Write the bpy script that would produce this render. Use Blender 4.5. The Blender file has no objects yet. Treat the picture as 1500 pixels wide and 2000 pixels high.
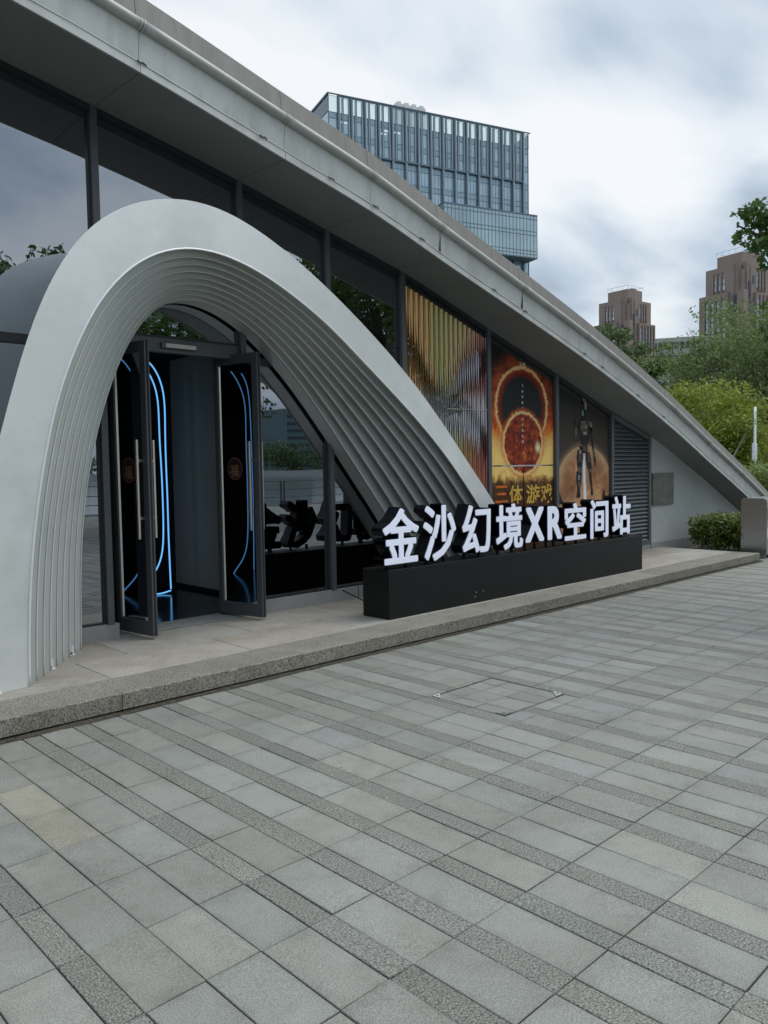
import bpy, bmesh, math, random
import numpy as np
from mathutils import Vector, Matrix
R = math.radians
random.seed(7); rng = np.random.default_rng(7)
SC = bpy.context.scene
COL = SC.collection

# ------------------------------------------------------------------ camera
CAMH = 1.6
FPX, YAW, PIT, ROL = 1542.93, .807013, -.055351, -.016836
cy_, sy_ = math.cos(YAW), math.sin(YAW)
FW = np.array([cy_*math.cos(PIT), sy_*math.cos(PIT), math.sin(PIT)])
_r = np.array([sy_, -cy_, 0.0]); _u = np.cross(_r, FW)
RT = _r*math.cos(ROL) + _u*math.sin(ROL)
UP = -_r*math.sin(ROL) + _u*math.cos(ROL)
C0 = np.array([0, 0, CAMH])
cd = bpy.data.cameras.new('camera'); cam = bpy.data.objects.new('camera', cd); COL.objects.link(cam)
m = Matrix.Identity(4)
for i in range(3):
    m[i][0], m[i][1], m[i][2], m[i][3] = RT[i], UP[i], -FW[i], C0[i]
cam.matrix_world = m
cd.sensor_fit = 'HORIZONTAL'; cd.sensor_width = 36; cd.lens = FPX/1500*36
cd.clip_start = .05; cd.clip_end = 3000
SC.camera = cam

# ------------------------------------------------------------------ world: overcast sky over a Nishita base
SUN_AZ, SUN_EL = R(-22), R(54)
W = bpy.data.worlds.new('World'); SC.world = W; W.use_nodes = True
nt = W.node_tree; nt.nodes.clear()
def N(t, **k):
    n = nt.nodes.new(t)
    for a, b in k.items(): setattr(n, a, b)
    return n
L = nt.links.new
wo = N('ShaderNodeOutputWorld'); bg = N('ShaderNodeBackground'); bg.inputs[1].default_value = .1
L(bg.outputs[0], wo.inputs[0])
sky = N('ShaderNodeTexSky', sky_type='NISHITA'); sky.sun_disc = False
sky.sun_elevation = SUN_EL; sky.sun_rotation = R(90)-SUN_AZ
sky.air_density = 1.5; sky.dust_density = 3
tc = N('ShaderNodeTexCoord')
sep = N('ShaderNodeSeparateXYZ'); L(tc.outputs['Generated'], sep.inputs[0])
def mth(op, a, b=None, c=None):
    n = N('ShaderNodeMath', operation=op)
    for i, v in enumerate((a, b, c)):
        if v is None: continue
        if isinstance(v, (int, float)): n.inputs[i].default_value = v
        else: L(v, n.inputs[i])
    return n.outputs[0]
zz = mth('MAXIMUM', sep.outputs[2], 0.0)
den = mth('ADD', zz, .22)
cmb = N('ShaderNodeCombineXYZ')
L(mth('DIVIDE', sep.outputs[0], den), cmb.inputs[0]); L(mth('DIVIDE', sep.outputs[1], den), cmb.inputs[1])
n1 = N('ShaderNodeTexNoise'); n1.inputs['Scale'].default_value = 1.5; n1.inputs['Detail'].default_value = 7
n1.inputs['Roughness'].default_value = .5; n1.inputs['Distortion'].default_value = .35
mp = N('ShaderNodeMapping'); mp.inputs['Location'].default_value = (3.1, 1.7, 0); mp.inputs['Rotation'].default_value = (0, 0, R(35)); mp.inputs['Scale'].default_value = (1, 1.7, 1)
L(cmb.outputs[0], mp.inputs[0]); L(mp.outputs[0], n1.inputs[0])
def blob(az, el, width, gain):
    d = (math.cos(R(el))*math.cos(R(az)), math.cos(R(el))*math.sin(R(az)), math.sin(R(el)))
    dp = N('ShaderNodeVectorMath', operation='DOT_PRODUCT'); L(tc.outputs['Generated'], dp.inputs[0]); dp.inputs[1].default_value = d
    mr = N('ShaderNodeMapRange', interpolation_type='SMOOTHERSTEP'); L(dp.outputs['Value'], mr.inputs[0])
    mr.inputs[1].default_value = math.cos(R(width)); mr.inputs[2].default_value = 1; mr.inputs[3].default_value = 0; mr.inputs[4].default_value = gain
    return mr.outputs[0]
val = mth('MULTIPLY_ADD', mth('SUBTRACT', n1.outputs[0], .5), 2.0, .50)
for b in ((30, 18.5, 9, .38), (46, 33, 24, .32), (26, 26, 11, -.20), (35, 24, 8, -.12), (32, 12.5, 6.5, -.26), (23, 13, 8, -.20), (29, 6.5, 8, .22), (20, 33, 12, .10), (-74, 20, 26, .10)):
    val = mth('ADD', val, blob(*b))
cr = N('ShaderNodeValToRGB'); L(val, cr.inputs[0])
e = cr.color_ramp.elements
e[0].position = .08; e[0].color = (.34, .40, .50, 1)
e[1].position = .95; e[1].color = (.95, .975, 1.0, 1)
x = e.new(.36); x.color = (.50, .60, .72, 1)
x = e.new(.66); x.color = (.77, .84, .905, 1)
# an overcast sky is far brighter overhead than near the horizon
_z = N('ShaderNodeMapRange', interpolation_type='SMOOTHSTEP'); L(sep.outputs[2], _z.inputs[0]); _z.inputs[1].default_value = .50; _z.inputs[2].default_value = .95
zen = _z.outputs[0]
vm = N('ShaderNodeVectorMath', operation='SCALE'); L(cr.outputs[0], vm.inputs[0]); L(mth('MULTIPLY_ADD', zen, 15.0, 9.4), vm.inputs['Scale'])
mx = N('ShaderNodeMix', data_type='RGBA'); mx.inputs[0].default_value = .9
L(sky.outputs[0], mx.inputs[6]); L(vm.outputs[0], mx.inputs[7]); L(mx.outputs[2], bg.inputs[0])

sl = bpy.data.lights.new('sun', 'SUN'); sl.energy = 1.35; sl.angle = R(38); sl.color = (1, .96, .9)
so = bpy.data.objects.new('sun', sl); COL.objects.link(so)
sd = Vector((math.cos(SUN_EL)*math.cos(SUN_AZ), math.cos(SUN_EL)*math.sin(SUN_AZ), math.sin(SUN_EL)))
so.rotation_euler = sd.to_track_quat('Z', 'Y').to_euler(); so.location = (20, -10, 30)

SC.view_settings.view_transform = 'Standard'; SC.view_settings.look = 'None'
SC.view_settings.exposure = .12; SC.view_settings.gamma = 1
SC.cycles.max_bounces = 8; SC.cycles.glossy_bounces = 4; SC.cycles.transparent_max_bounces = 12
SC.cycles.caustics_reflective = False; SC.cycles.caustics_refractive = False

# ------------------------------------------------------------------ measuring helpers (points measured on known planes)
def ray(x, y): return RT*(x-750) + UP*(1000-y) + FW*FPX
def onY(x, y, Y):
    d = ray(x, y); return C0 + d*(Y/d[1])
def onZ(x, y, Z):
    d = ray(x, y); return C0 + d*((Z-CAMH)/d[2])
def onS(x, y, a, b):            # plane Y = a + b*X
    d = ray(x, y); t = a/(d[1]-b*d[0]); return C0 + d*t
def at(x, y, depth): 
    d = ray(x, y); return C0 + d/FPX*depth

# ------------------------------------------------------------------ mesh helpers
class MB:
    def __init__(s): s.v = []; s.f = []; s.mi = []; s.cur = 0
    def add(s, vs, fs):
        o = len(s.v); s.v += [tuple(map(float, p)) for p in vs]
        s.f += [tuple(i+o for i in f) for f in fs]; s.mi += [s.cur]*len(fs); return s
    def box(s, a, b):
        x0, y0, z0 = a; x1, y1, z1 = b
        return s.add([(x0,y0,z0),(x1,y0,z0),(x1,y1,z0),(x0,y1,z0),(x0,y0,z1),(x1,y0,z1),(x1,y1,z1),(x0,y1,z1)],
              [(0,3,2,1),(4,5,6,7),(0,1,5,4),(1,2,6,5),(2,3,7,6),(3,0,4,7)])
    def obox(s, o, u, v, w):      # origin + three edge vectors
        o, u, v, w = map(np.array, (o, u, v, w))
        return s.add([o, o+u, o+u+v, o+v, o+w, o+u+w, o+u+v+w, o+v+w],
              [(0,3,2,1),(4,5,6,7),(0,1,5,4),(1,2,6,5),(2,3,7,6),(3,0,4,7)])
    def prism(s, pts, y0, y1):    # polygon of (x,z) between two Y planes
        n = len(pts)
        vs = [(p[0], y0, p[1]) for p in pts] + [(p[0], y1, p[1]) for p in pts]
        fs = [tuple(range(n)), tuple(range(2*n-1, n-1, -1))] + [(i, (i+1) % n + 0, (i+1) % n + n, i+n)[::-1] for i in range(n)]
        return s.add(vs, fs)
    def strip(s, A, B, close=False):
        n = len(A); k = n if close else n-1
        return s.add(list(A)+list(B), [(i, (i+1) % n, n+(i+1) % n, n+i) for i in range(k)])
    def tube(s, pts, r, n=8, r1=None, cap=True):
        pts = [np.array(p, float) for p in pts]; m_ = len(pts); vs = []
        ref = np.array([0, 0, 1.0])
        prev = None
        for i, p in enumerate(pts):
            t = pts[min(i+1, m_-1)] - pts[max(i-1, 0)]; t = t/(np.linalg.norm(t)+1e-9)
            if prev is None:
                a = np.cross(t, ref)
                if np.linalg.norm(a) < .1: a = np.cross(t, (1, 0, 0))
            else: a = prev - t*(prev@t)
            a = a/(np.linalg.norm(a)+1e-9); prev = a; b = np.cross(t, a)
            rr = r if r1 is None else r + (r1-r)*i/(m_-1)
            if isinstance(r, (list, tuple)): rr = r[i]
            for k in range(n):
                q = 2*math.pi*k/n; vs.append(p + rr*(a*math.cos(q)+b*math.sin(q)))
        fs = [(i*n+k, i*n+(k+1) % n, (i+1)*n+(k+1) % n, (i+1)*n+k) for i in range(m_-1) for k in range(n)]
        if cap: fs += [tuple(range(n))[::-1], tuple(range((m_-1)*n, m_*n))]
        return s.add(vs, fs)
    def build(s, name, mat, parent=None, smooth=False, bevel=0, label=None):
        me = bpy.data.meshes.new(name); me.from_pydata(s.v, [], s.f)
        mats = mat if isinstance(mat, (list, tuple)) else [mat]
        for q in mats: me.materials.append(q)
        if len(mats) > 1: me.polygons.foreach_set('material_index', s.mi)
        if smooth: me.polygons.foreach_set('use_smooth', [True]*len(me.polygons))
        me.update()
        o = bpy.data.objects.new(name, me); COL.objects.link(o)
        if parent is not None: o.parent = parent; o.matrix_parent_inverse = parent.matrix_world.inverted()
        if bevel:
            b = o.modifiers.new('bevel', 'BEVEL'); b.width = bevel; b.segments = 2; b.limit_method = 'ANGLE'
        if label: o['label'] = label
        return o
def tag(o, label=None, cat=None, group=None, kind=None):
    if label: o['label'] = label
    if cat: o['category'] = cat
    if group: o['group'] = group
    if kind: o['kind'] = kind
    return o
def empty(name, loc, label, cat, group=None):
    o = bpy.data.objects.new(name, None); COL.objects.link(o); o.location = [float(q) for q in loc]
    o.matrix_world = Matrix.Translation(Vector([float(q) for q in loc]))
    o.empty_display_size = .2
    return tag(o, label, cat, group)
def kids(o): return list(o.children)
def copy_tree(o, parent=None):
    c = o.copy(); COL.objects.link(c)
    if parent is not None: c.parent = parent
    for ch in kids(o): copy_tree(ch, c)
    return c

# ------------------------------------------------------------------ materials
def mat(name, col, rough=.6, metal=0., spec=.5, var=0., vscale=3., bump=0., bscale=60., emit=None, estr=0., dirt=None, dscale=1.2, damt=.5, stretch=None, coat=0., trans=0.):
    M = bpy.data.materials.new(name); M.use_nodes = True
    t = M.node_tree; P = t.nodes['Principled BSDF']
    P.inputs['Roughness'].default_value = rough; P.inputs['Metallic'].default_value = metal
    P.inputs['Specular IOR Level'].default_value = spec
    P.inputs['Coat Weight'].default_value = coat
    c4 = (*col, 1)
    src = None
    co = t.nodes.new('ShaderNodeTexCoord'); vec = co.outputs['Object']
    if stretch:
        mp = t.nodes.new('ShaderNodeMapping'); mp.inputs['Scale'].default_value = stretch
        t.links.new(vec, mp.inputs[0]); vec = mp.outputs[0]
    if var:
        nz = t.nodes.new('ShaderNodeTexNoise'); nz.inputs['Scale'].default_value = vscale; nz.inputs['Detail'].default_value = 6; nz.inputs['Roughness'].default_value = .65
        t.links.new(vec, nz.inputs[0])
        r = t.nodes.new('ShaderNodeValToRGB'); t.links.new(nz.outputs[0], r.inputs[0])
        r.color_ramp.elements[0].position = .3; r.color_ramp.elements[1].position = .7
        r.color_ramp.elements[0].color = (*[max(0, q*(1-var)) for q in col], 1)
        r.color_ramp.elements[1].color = (*[min(1, q*(1+var)) for q in col], 1)
        src = r.outputs[0]
    if dirt:
        nz = t.nodes.new('ShaderNodeTexNoise'); nz.inputs['Scale'].default_value = dscale; nz.inputs['Detail'].default_value = 8; nz.inputs['Roughness'].default_value = .7
        t.links.new(vec, nz.inputs[0])
        mr = t.nodes.new('ShaderNodeMapRange'); mr.inputs[1].default_value = .48; mr.inputs[2].default_value = .75; mr.inputs[3].default_value = 0; mr.inputs[4].default_value = damt
        t.links.new(nz.outputs[0], mr.inputs[0])
        mx = t.nodes.new('ShaderNodeMix'); mx.data_type = 'RGBA'
        t.links.new(mr.outputs[0], mx.inputs[0])
        if src: t.links.new(src, mx.inputs[6])
        else: mx.inputs[6].default_value = c4
        mx.inputs[7].default_value = (*dirt, 1); src = mx.outputs[2]
    if src: t.links.new(src, P.inputs['Base Color'])
    else: P.inputs['Base Color'].default_value = c4
    if bump:
        nb = t.nodes.new('ShaderNodeTexNoise'); nb.inputs['Scale'].default_value = bscale; nb.inputs['Detail'].default_value = 4
        t.links.new(vec, nb.inputs[0])
        b = t.nodes.new('ShaderNodeBump'); b.inputs['Strength'].default_value = bump; b.inputs['Distance'].default_value = .01
        t.links.new(nb.outputs[0], b.inputs['Height']); t.links.new(b.outputs[0], P.inputs['Normal'])
    if emit:
        P.inputs['Emission Color'].default_value = (*emit, 1); P.inputs['Emission Strength'].default_value = estr
    return M
def glass(name, tint=(.06, .07, .08), refl=.16, rcol=(.86, .93, 1), rough=0., wave=0.):
    M = bpy.data.materials.new(name); M.use_nodes = True; t = M.node_tree; t.nodes.clear()
    o = t.nodes.new('ShaderNodeOutputMaterial'); mx = t.nodes.new('ShaderNodeMixShader')
    tr = t.nodes.new('ShaderNodeBsdfTransparent'); tr.inputs[0].default_value = (*tint, 1)
    gl = t.nodes.new('ShaderNodeBsdfGlossy'); gl.inputs[0].default_value = (*rcol, 1); gl.inputs['Roughness'].default_value = rough
    fr = t.nodes.new('ShaderNodeFresnel'); fr.inputs[0].default_value = 1.5
    mr = t.nodes.new('ShaderNodeMapRange'); mr.inputs[1].default_value = 0; mr.inputs[2].default_value = 1; mr.inputs[3].default_value = refl; mr.inputs[4].default_value = 1
    t.links.new(fr.outputs[0], mr.inputs[0]); t.links.new(mr.outputs[0], mx.inputs[0])
    t.links.new(tr.outputs[0], mx.inputs[1]); t.links.new(gl.outputs[0], mx.inputs[2]); t.links.new(mx.outputs[0], o.inputs[0])
    if wave:
        co = t.nodes.new('ShaderNodeTexCoord'); nz = t.nodes.new('ShaderNodeTexNoise'); nz.inputs['Scale'].default_value = .8; nz.inputs['Detail'].default_value = 1
        t.links.new(co.outputs['Object'], nz.inputs[0])
        b = t.nodes.new('ShaderNodeBump'); b.inputs['Strength'].default_value = wave; b.inputs['Distance'].default_value = .01
        t.links.new(nz.outputs[0], b.inputs['Height']); t.links.new(b.outputs[0], gl.inputs['Normal'])
    return M
def leafmat(name, c1, c2, scale=1.2, trans=.35, rough=.5):
    M = bpy.data.materials.new(name); M.use_nodes = True; t = M.node_tree
    P = t.nodes['Principled BSDF']; P.inputs['Roughness'].default_value = rough; P.inputs['Specular IOR Level'].default_value = .35
    g = t.nodes.new('ShaderNodeNewGeometry'); co = t.nodes.new('ShaderNodeTexCoord')
    nz = t.nodes.new('ShaderNodeTexNoise'); nz.inputs['Scale'].default_value = scale; nz.inputs['Detail'].default_value = 3
    t.links.new(co.outputs['Object'], nz.inputs[0])
    ad = t.nodes.new('ShaderNodeMath'); ad.operation = 'MULTIPLY_ADD'; t.links.new(g.outputs['Random Per Island'], ad.inputs[0]); ad.inputs[1].default_value = .45
    sb = t.nodes.new('ShaderNodeMath'); sb.operation = 'SUBTRACT'; t.links.new(nz.outputs[0], sb.inputs[0]); sb.inputs[1].default_value = .22
    t.links.new(sb.outputs[0], ad.inputs[2])
    mx = t.nodes.new('ShaderNodeMix'); mx.data_type = 'RGBA'; t.links.new(ad.outputs[0], mx.inputs[0])
    mx.inputs[6].default_value = (*c1, 1); mx.inputs[7].default_value = (*c2, 1)
    t.links.new(mx.outputs[2], P.inputs['Base Color'])
    tl = t.nodes.new('ShaderNodeBsdfTranslucent'); t.links.new(mx.outputs[2], tl.inputs[0])
    ms = t.nodes.new('ShaderNodeMixShader'); ms.inputs[0].default_value = trans
    t.links.new(P.outputs[0], ms.inputs[1]); t.links.new(tl.outputs[0], ms.inputs[2]); t.links.new(ms.outputs[0], t.nodes['Material Output'].inputs[0])
    return M

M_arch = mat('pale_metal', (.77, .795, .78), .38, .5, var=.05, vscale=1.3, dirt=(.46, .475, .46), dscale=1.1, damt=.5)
M_arch_shade = mat('arch_metal_shaded', (.54, .57, .55), .42, .45, var=.05, vscale=1.6, dirt=(.34, .36, .34), dscale=.9, damt=.35)  # arch metal toned darker: shade of the ribs and outer side put into colour
M_lip = mat('pale_metal_edge', (.74, .76, .76), .35, .2)
M_fascia = mat('fascia_metal', (.51, .53, .515), .5, .1, var=.05, vscale=2.5, dirt=(.30, .31, .285), dscale=2.0, damt=.7, stretch=(2.2, 2.2, .5))
M_band = mat('parapet_band', (.225, .218, .195), .65, 0, var=.12, vscale=3, dirt=(.13, .125, .11), dscale=5, damt=.55, stretch=(3, 3, .5))
M_pipe = mat('pipe_metal', (.36, .37, .345), .5, .1, var=.1, vscale=4, dirt=(.2, .2, .17), dscale=3, damt=.5)
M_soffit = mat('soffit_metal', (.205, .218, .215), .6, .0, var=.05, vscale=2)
M_frame = mat('dark_frame_metal', (.10, .108, .118), .45, .3, var=.06, vscale=5)
M_frame2 = mat('black_frame_metal', (.03, .032, .036), .45, .2)
M_dark = mat('dark_void', (.012, .012, .013), .9)
M_room = mat('room_wall', (.70, .62, .52), .8, var=.05)
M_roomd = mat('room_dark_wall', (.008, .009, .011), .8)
M_rfloor = mat('room_floor', (.02, .022, .026), .12, 0, .5)
M_sill = mat('sill_stone', (.27, .275, .262), .75, var=.08, vscale=6, bump=.15, dirt=(.17, .165, .15), dscale=2.5, damt=.5)
M_wall = mat('grey_render', (.39, .42, .415), .8, var=.05, vscale=2, dirt=(.27, .28, .26), dscale=1.2, damt=.4)
M_black = mat('black_sign_metal', (.007, .0085, .0085), .45, 0, .28, var=.2, vscale=3, bump=.02, bscale=8)
M_side = mat('black_letter_side', (.004, .004, .008), .45, 0, .25)
M_white = mat('white_letter_face', (.80, .83, .93), .35, emit=(.72, .78, 1), estr=.16)
M_steel = mat('brushed_steel', (.42, .44, .45), .3, 1., var=.08, vscale=5, stretch=(1, 1, 14))
M_handle = mat('satin_handle', (.72, .66, .55), .35, .8)
M_louver = mat('louvre_metal', (.105, .125, .135), .5, .2, var=.08)
M_plaque = mat('weathered_plaque', (.115, .125, .10), .45, .5, var=.45, vscale=7, dirt=(.2, .2, .16), dscale=9, damt=.5)
M_neon = mat('blue_neon', (.1, .4, 1), .4, emit=(.16, .52, 1.0), estr=.95)
M_glass = glass('facade_glass', (.07, .08, .09), .34, rcol=(.86,.92,1.), wave=.05)
M_dglass = glass('door_glass', (.50, .55, .57), .085, wave=.0)
M_conc = mat('tower_concrete', (.62, .62, .61), .8)

# stone with speckles
def stone(name, base, dark, light, sp=260., cover=.55, stain=None, samt=.5, sscale=1.3, bump=.5, attr=False, uvedge=False, rough=.85):
    M = bpy.data.materials.new(name); M.use_nodes = True; t = M.node_tree; P = t.nodes['Principled BSDF']
    P.inputs['Roughness'].default_value = rough; P.inputs['Specular IOR Level'].default_value = .35
    co = t.nodes.new('ShaderNodeTexCoord')
    n = t.nodes.new('ShaderNodeTexNoise'); n.inputs['Scale'].default_value = sp; n.inputs['Detail'].default_value = 3; n.inputs['Roughness'].default_value = .75
    t.links.new(co.outputs['Object'], n.inputs[0])
    r = t.nodes.new('ShaderNodeValToRGB'); t.links.new(n.outputs[0], r.inputs[0])
    e = r.color_ramp.elements; e[0].position = .36; e[0].color = (*dark, 1); e[1].position = .66; e[1].color = (*light, 1)
    q = e.new(cover-.05); q.color = (*base, 1)
    src = r.outputs[0]
    def mul(src, fac_socket, col):
        x = t.nodes.new('ShaderNodeMix'); x.data_type = 'RGBA'; x.blend_type = 'MULTIPLY'
        t.links.new(fac_socket, x.inputs[0]); t.links.new(src, x.inputs[6]); x.inputs[7].default_value = (*col, 1); return x.outputs[2]
    def mr(s, a, b, c, d):
        x = t.nodes.new('ShaderNodeMapRange'); t.links.new(s, x.inputs[0])
        for i, v in enumerate((a, b, c, d)): x.inputs[i+1].default_value = v
        return x.outputs[0]
    n2 = t.nodes.new('ShaderNodeTexNoise'); n2.inputs['Scale'].default_value = sscale; n2.inputs['Distortion'].default_value = .6; n2.inputs['Detail'].default_value = 9; n2.inputs['Roughness'].default_value = .68
    t.links.new(co.outputs['Object'], n2.inputs[0])
    src = mul(src, mr(n2.outputs[0], .42, .72, 0, samt), stain or (.6, .58, .54))
    n3 = t.nodes.new('ShaderNodeTexNoise'); n3.inputs['Scale'].default_value = 9; n3.inputs['Detail'].default_value = 5; n3.inputs['Roughness'].default_value = .7
    t.links.new(co.outputs['Object'], n3.inputs[0])
    src = mul(src, mr(n3.outputs[0], .5, .75, 0, .45), (.72, .72, .72))
    if attr:
        a = t.nodes.new('ShaderNodeAttribute'); a.attribute_name = 'tint'
        x = t.nodes.new('ShaderNodeMix'); x.data_type = 'RGBA'; x.blend_type = 'MULTIPLY'; x.inputs[0].default_value = 1
        t.links.new(src, x.inputs[6]); t.links.new(a.outputs['Color'], x.inputs[7]); src = x.outputs[2]
    if uvedge:   # grime that gathers along the joints of each slab
        u = t.nodes.new('ShaderNodeUVMap'); s2 = t.nodes.new('ShaderNodeSeparateXYZ'); t.links.new(u.outputs[0], s2.inputs[0])
        def m2(op, a, b):
            x = t.nodes.new('ShaderNodeMath'); x.operation = op
            for i, v in enumerate((a, b)):
                if isinstance(v, float): x.inputs[i].default_value = v
                else: t.links.new(v, x.inputs[i])
            return x.outputs[0]
        ex = m2('MULTIPLY', m2('ABSOLUTE', m2('SUBTRACT', s2.outputs[0], .5), 0.), 2.)
        ey = m2('MULTIPLY', m2('ABSOLUTE', m2('SUBTRACT', s2.outputs[1], .5), 0.), 2.)
        ed = m2('ADD', m2('MAXIMUM', ex, ey), m2('MULTIPLY', m2('SUBTRACT', n3.outputs[0], .5), .9))
        src = mul(src, mr(ed, .7, 1.1, 0, .4), (.72, .72, .70))
        vo = t.nodes.new('ShaderNodeTexVoronoi'); vo.inputs['Scale'].default_value = 3.1; t.links.new(co.outputs['Object'], vo.inputs[0])
        sz = m2('MULTIPLY', n2.outputs[0], .075)
        src = mul(src, mr(m2('SUBTRACT', vo.outputs['Distance'], sz), -.014, .0, .8, 0), (.35, .35, .34))
    t.links.new(src, P.inputs['Base Color'])
    b = t.nodes.new('ShaderNodeBump'); b.inputs['Strength'].default_value = bump; b.inputs['Distance'].default_value = .004
    t.links.new(n.outputs[0], b.inputs['Height']); t.links.new(b.outputs[0], P.inputs['Normal'])
    return M
M_tile = stone('paving_stone', (.252, .254, .226), (.155, .157, .14), (.345, .347, .312), sp=200, stain=(.66, .65, .62), samt=.8, sscale=1.1, bump=.35, attr=True, uvedge=True)
M_strip = stone('flamed_paving_strip', (.192, .192, .166), (.06, .06, .052), (.335, .33, .295), sp=130, stain=(.75, .74, .7), samt=.5, sscale=1.6, bump=1., attr=True)
M_grout = mat('paving_grout', (.022, .023, .02), .95, var=.4, vscale=30)
M_kerb = stone('kerb_granite', (.25, .24, .205), (.055, .052, .046), (.44, .42, .36), sp=105, stain=(.6, .58, .53), samt=.7, sscale=2.2, bump=.9, attr=True)
M_slab = stone('platform_stone', (.375, .355, .318), (.25, .235, .205), (.47, .45, .41), sp=120, stain=(.66, .62, .55), samt=.8, sscale=1.9, bump=.4, attr=True)
M_soil = mat('dirt', (.05, .043, .032), .95, var=.5, vscale=25, bump=.8, bscale=60)

# ------------------------------------------------------------------ GROUND
G = MB(); G.add([(-600,-600,-.03),(1400,-600,-.03),(1400,1400,-.03),(-600,1400,-.03)], [(0,1,2,3)])
tag(G.build('ground', mat('far_ground', (.13,.135,.12), .95, var=.3, vscale=.3)), kind='structure')
g = MB(); g.add([(-30,-16,-.006),(75,-16,-.006),(75,4.99,-.006),(-30,4.99,-.006)], [(0,1,2,3)])
g.add([(13.16,4.995,-.006),(75,4.995,-.006),(75,5.6,-.006),(13.16,5.6,-.006)], [(0,1,2,3)])
tag(g.build('paving_bed', M_grout), kind='structure')

# paving: rows of slabs with coarse strips
seqR = [('T',1.032,1.239),('T',1.239,1.448),('T',1.448,1.652),('S',1.652,1.757),('T',1.757,1.957),('S',1.957,2.063),('T',2.063,2.264),('S',2.264,2.369),
        ('T',2.369,2.572),('S',2.572,2.674),('T',2.674,2.872),('T',2.872,3.076),('S',3.076,3.178),('T',3.178,3.375),('S',3.375,3.478),('T',3.478,3.66),('T',3.66,3.86)]
x_ = 3.86; pat = 'STSTTSTSTSTTSTTSTS'; i_ = 0
cols = list(seqR)
while x_ < 62:
    k_ = pat[i_ % len(pat)]; w_ = .103 if k_ == 'S' else .203
    if x_ > 30: k_ = 'T'; w_ = .6
    cols.append((k_, x_, x_+w_)); x_ += w_; i_ += 1
x_ = 1.032; i_ = 0; pl = 'STTTTSTSTTTTTSTTT'
while x_ > -14:
    k_ = pl[i_ % len(pl)]; w_ = .1025 if k_ == 'S' else .205
    cols.append((k_, x_-w_, x_)); x_ -= w_; i_ += 1
rows = []
rows.append((4.566, 4.925))
y_ = 4.566
while y_ > -15:
    rows.append((y_-.4045, y_)); y_ -= .4045
def slab_mesh(name, quads, mat_, z=0., dz=.0012, gap=.0055, depth=.02):
    """quads: (x0,x1,y0,y1,tint). One bevelled-looking slab per entry, with its own colour and UV."""
    vs = []; fs = []; tint = []; uvs = []
    for (x0, x1, y0, y1, tn) in quads:
        o = len(vs); a = gap/2*random.uniform(.4, 1.3); h = z + random.uniform(-dz, dz)
        tx, ty = random.uniform(-dz, dz), random.uniform(-dz, dz)
        X0, X1, Y0, Y1 = x0+a, x1-a, y0+a, y1-a
        c = .0022
        vs += [(X0+c,Y0+c,h-tx-ty),(X1-c,Y0+c,h+tx-ty),(X1-c,Y1-c,h+tx+ty),(X0+c,Y1-c,h-tx+ty),
               (X0,Y0,h-tx-ty-c),(X1,Y0,h+tx-ty-c),(X1,Y1,h+tx+ty-c),(X0,Y1,h-tx+ty-c),
               (X0,Y0,h-depth),(X1,Y0,h-depth),(X1,Y1,h-depth),(X0,Y1,h-depth)]
        fs += [(o,o+1,o+2,o+3)]; uvs += [(0,0),(1,0),(1,1),(0,1)]
        for a_, b_ in ((0,1),(1,2),(2,3),(3,0)):
            fs += [(o+4+a_,o+4+b_,o+b_,o+a_),(o+8+a_,o+8+b_,o+4+b_,o+4+a_)]; uvs += [(0,0)]*8
        tint += [tn]*9
    me = bpy.data.meshes.new(name); me.from_pydata(vs, [], fs); me.materials.append(mat_)
    at_ = me.color_attributes.new('tint', 'FLOAT_COLOR', 'CORNER')
    arr = np.repeat(np.array([(*t, 1) for t in tint], 'f'), 4, axis=0).ravel()
    at_.data.foreach_set('color', arr)
    uv = me.uv_layers.new(name='UVMap'); uv.data.foreach_set('uv', np.array(uvs, 'f').ravel())
    me.update(); o = bpy.data.objects.new(name, me); COL.objects.link(o); return o
mh = (3.985, 4.665, 3.075, 3.725)       # manhole cover opening
tq, sq = [], []
YT = [onZ(122, 1622, 0), onZ(60, 1560, 0)]
for (y0, y1) in rows:
    for (k, x0, x1) in cols:
        if math.hypot(x0, y0) > 46: continue
        if x0 < mh[1] and x1 > mh[0] and y0 < mh[3] and y1 > mh[2]:
            # cut the slab round the cover
            parts = []
            if x0 < mh[0]-.02: parts.append((x0, mh[0], y0, y1))
            if x1 > mh[1]+.02: parts.append((mh[1], x1, y0, y1))
            xa, xb = max(x0, mh[0]), min(x1, mh[1])
            if y0 < mh[2]-.02: parts.append((xa, xb, y0, mh[2]))
            if y1 > mh[3]+.02: parts.append((xa, xb, mh[3], y1))
        else: parts = [(x0, x1, y0, y1)]
        b = random.gauss(1, .042); w = random.gauss(0, .009)
        tn = (b*(1+w), b, b*(1-w*1.3))
        if any(x0 < q[0] < x1 and y0 < q[1] < y1 for q in YT): tn = (1.13*b, 1.06*b, .96*b)
        for p in parts: (sq if k == 'S' else tq).append((*p, tn))
# right-hand strip of paving beyond the end of the platform
for i in range(60):
    b = random.gauss(1, .06); tq.append((13.2+i*.3, 13.5+i*.3, 4.88, 5.25, (b, b, b)))
tag(slab_mesh('paving', tq, M_tile), kind='structure')
tag(slab_mesh('paving_strips', sq, M_strip), kind='structure')
d = MB(); n_ = 160
xs = np.linspace(-8, 13.2, n_)
d.strip([(x, 4.925-.02*random.random(), .0025) for x in xs], [(x, 5.02, .012+.006*random.random()) for x in xs])
tag(d.build('kerb_dirt', M_soil), kind='structure')

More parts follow.
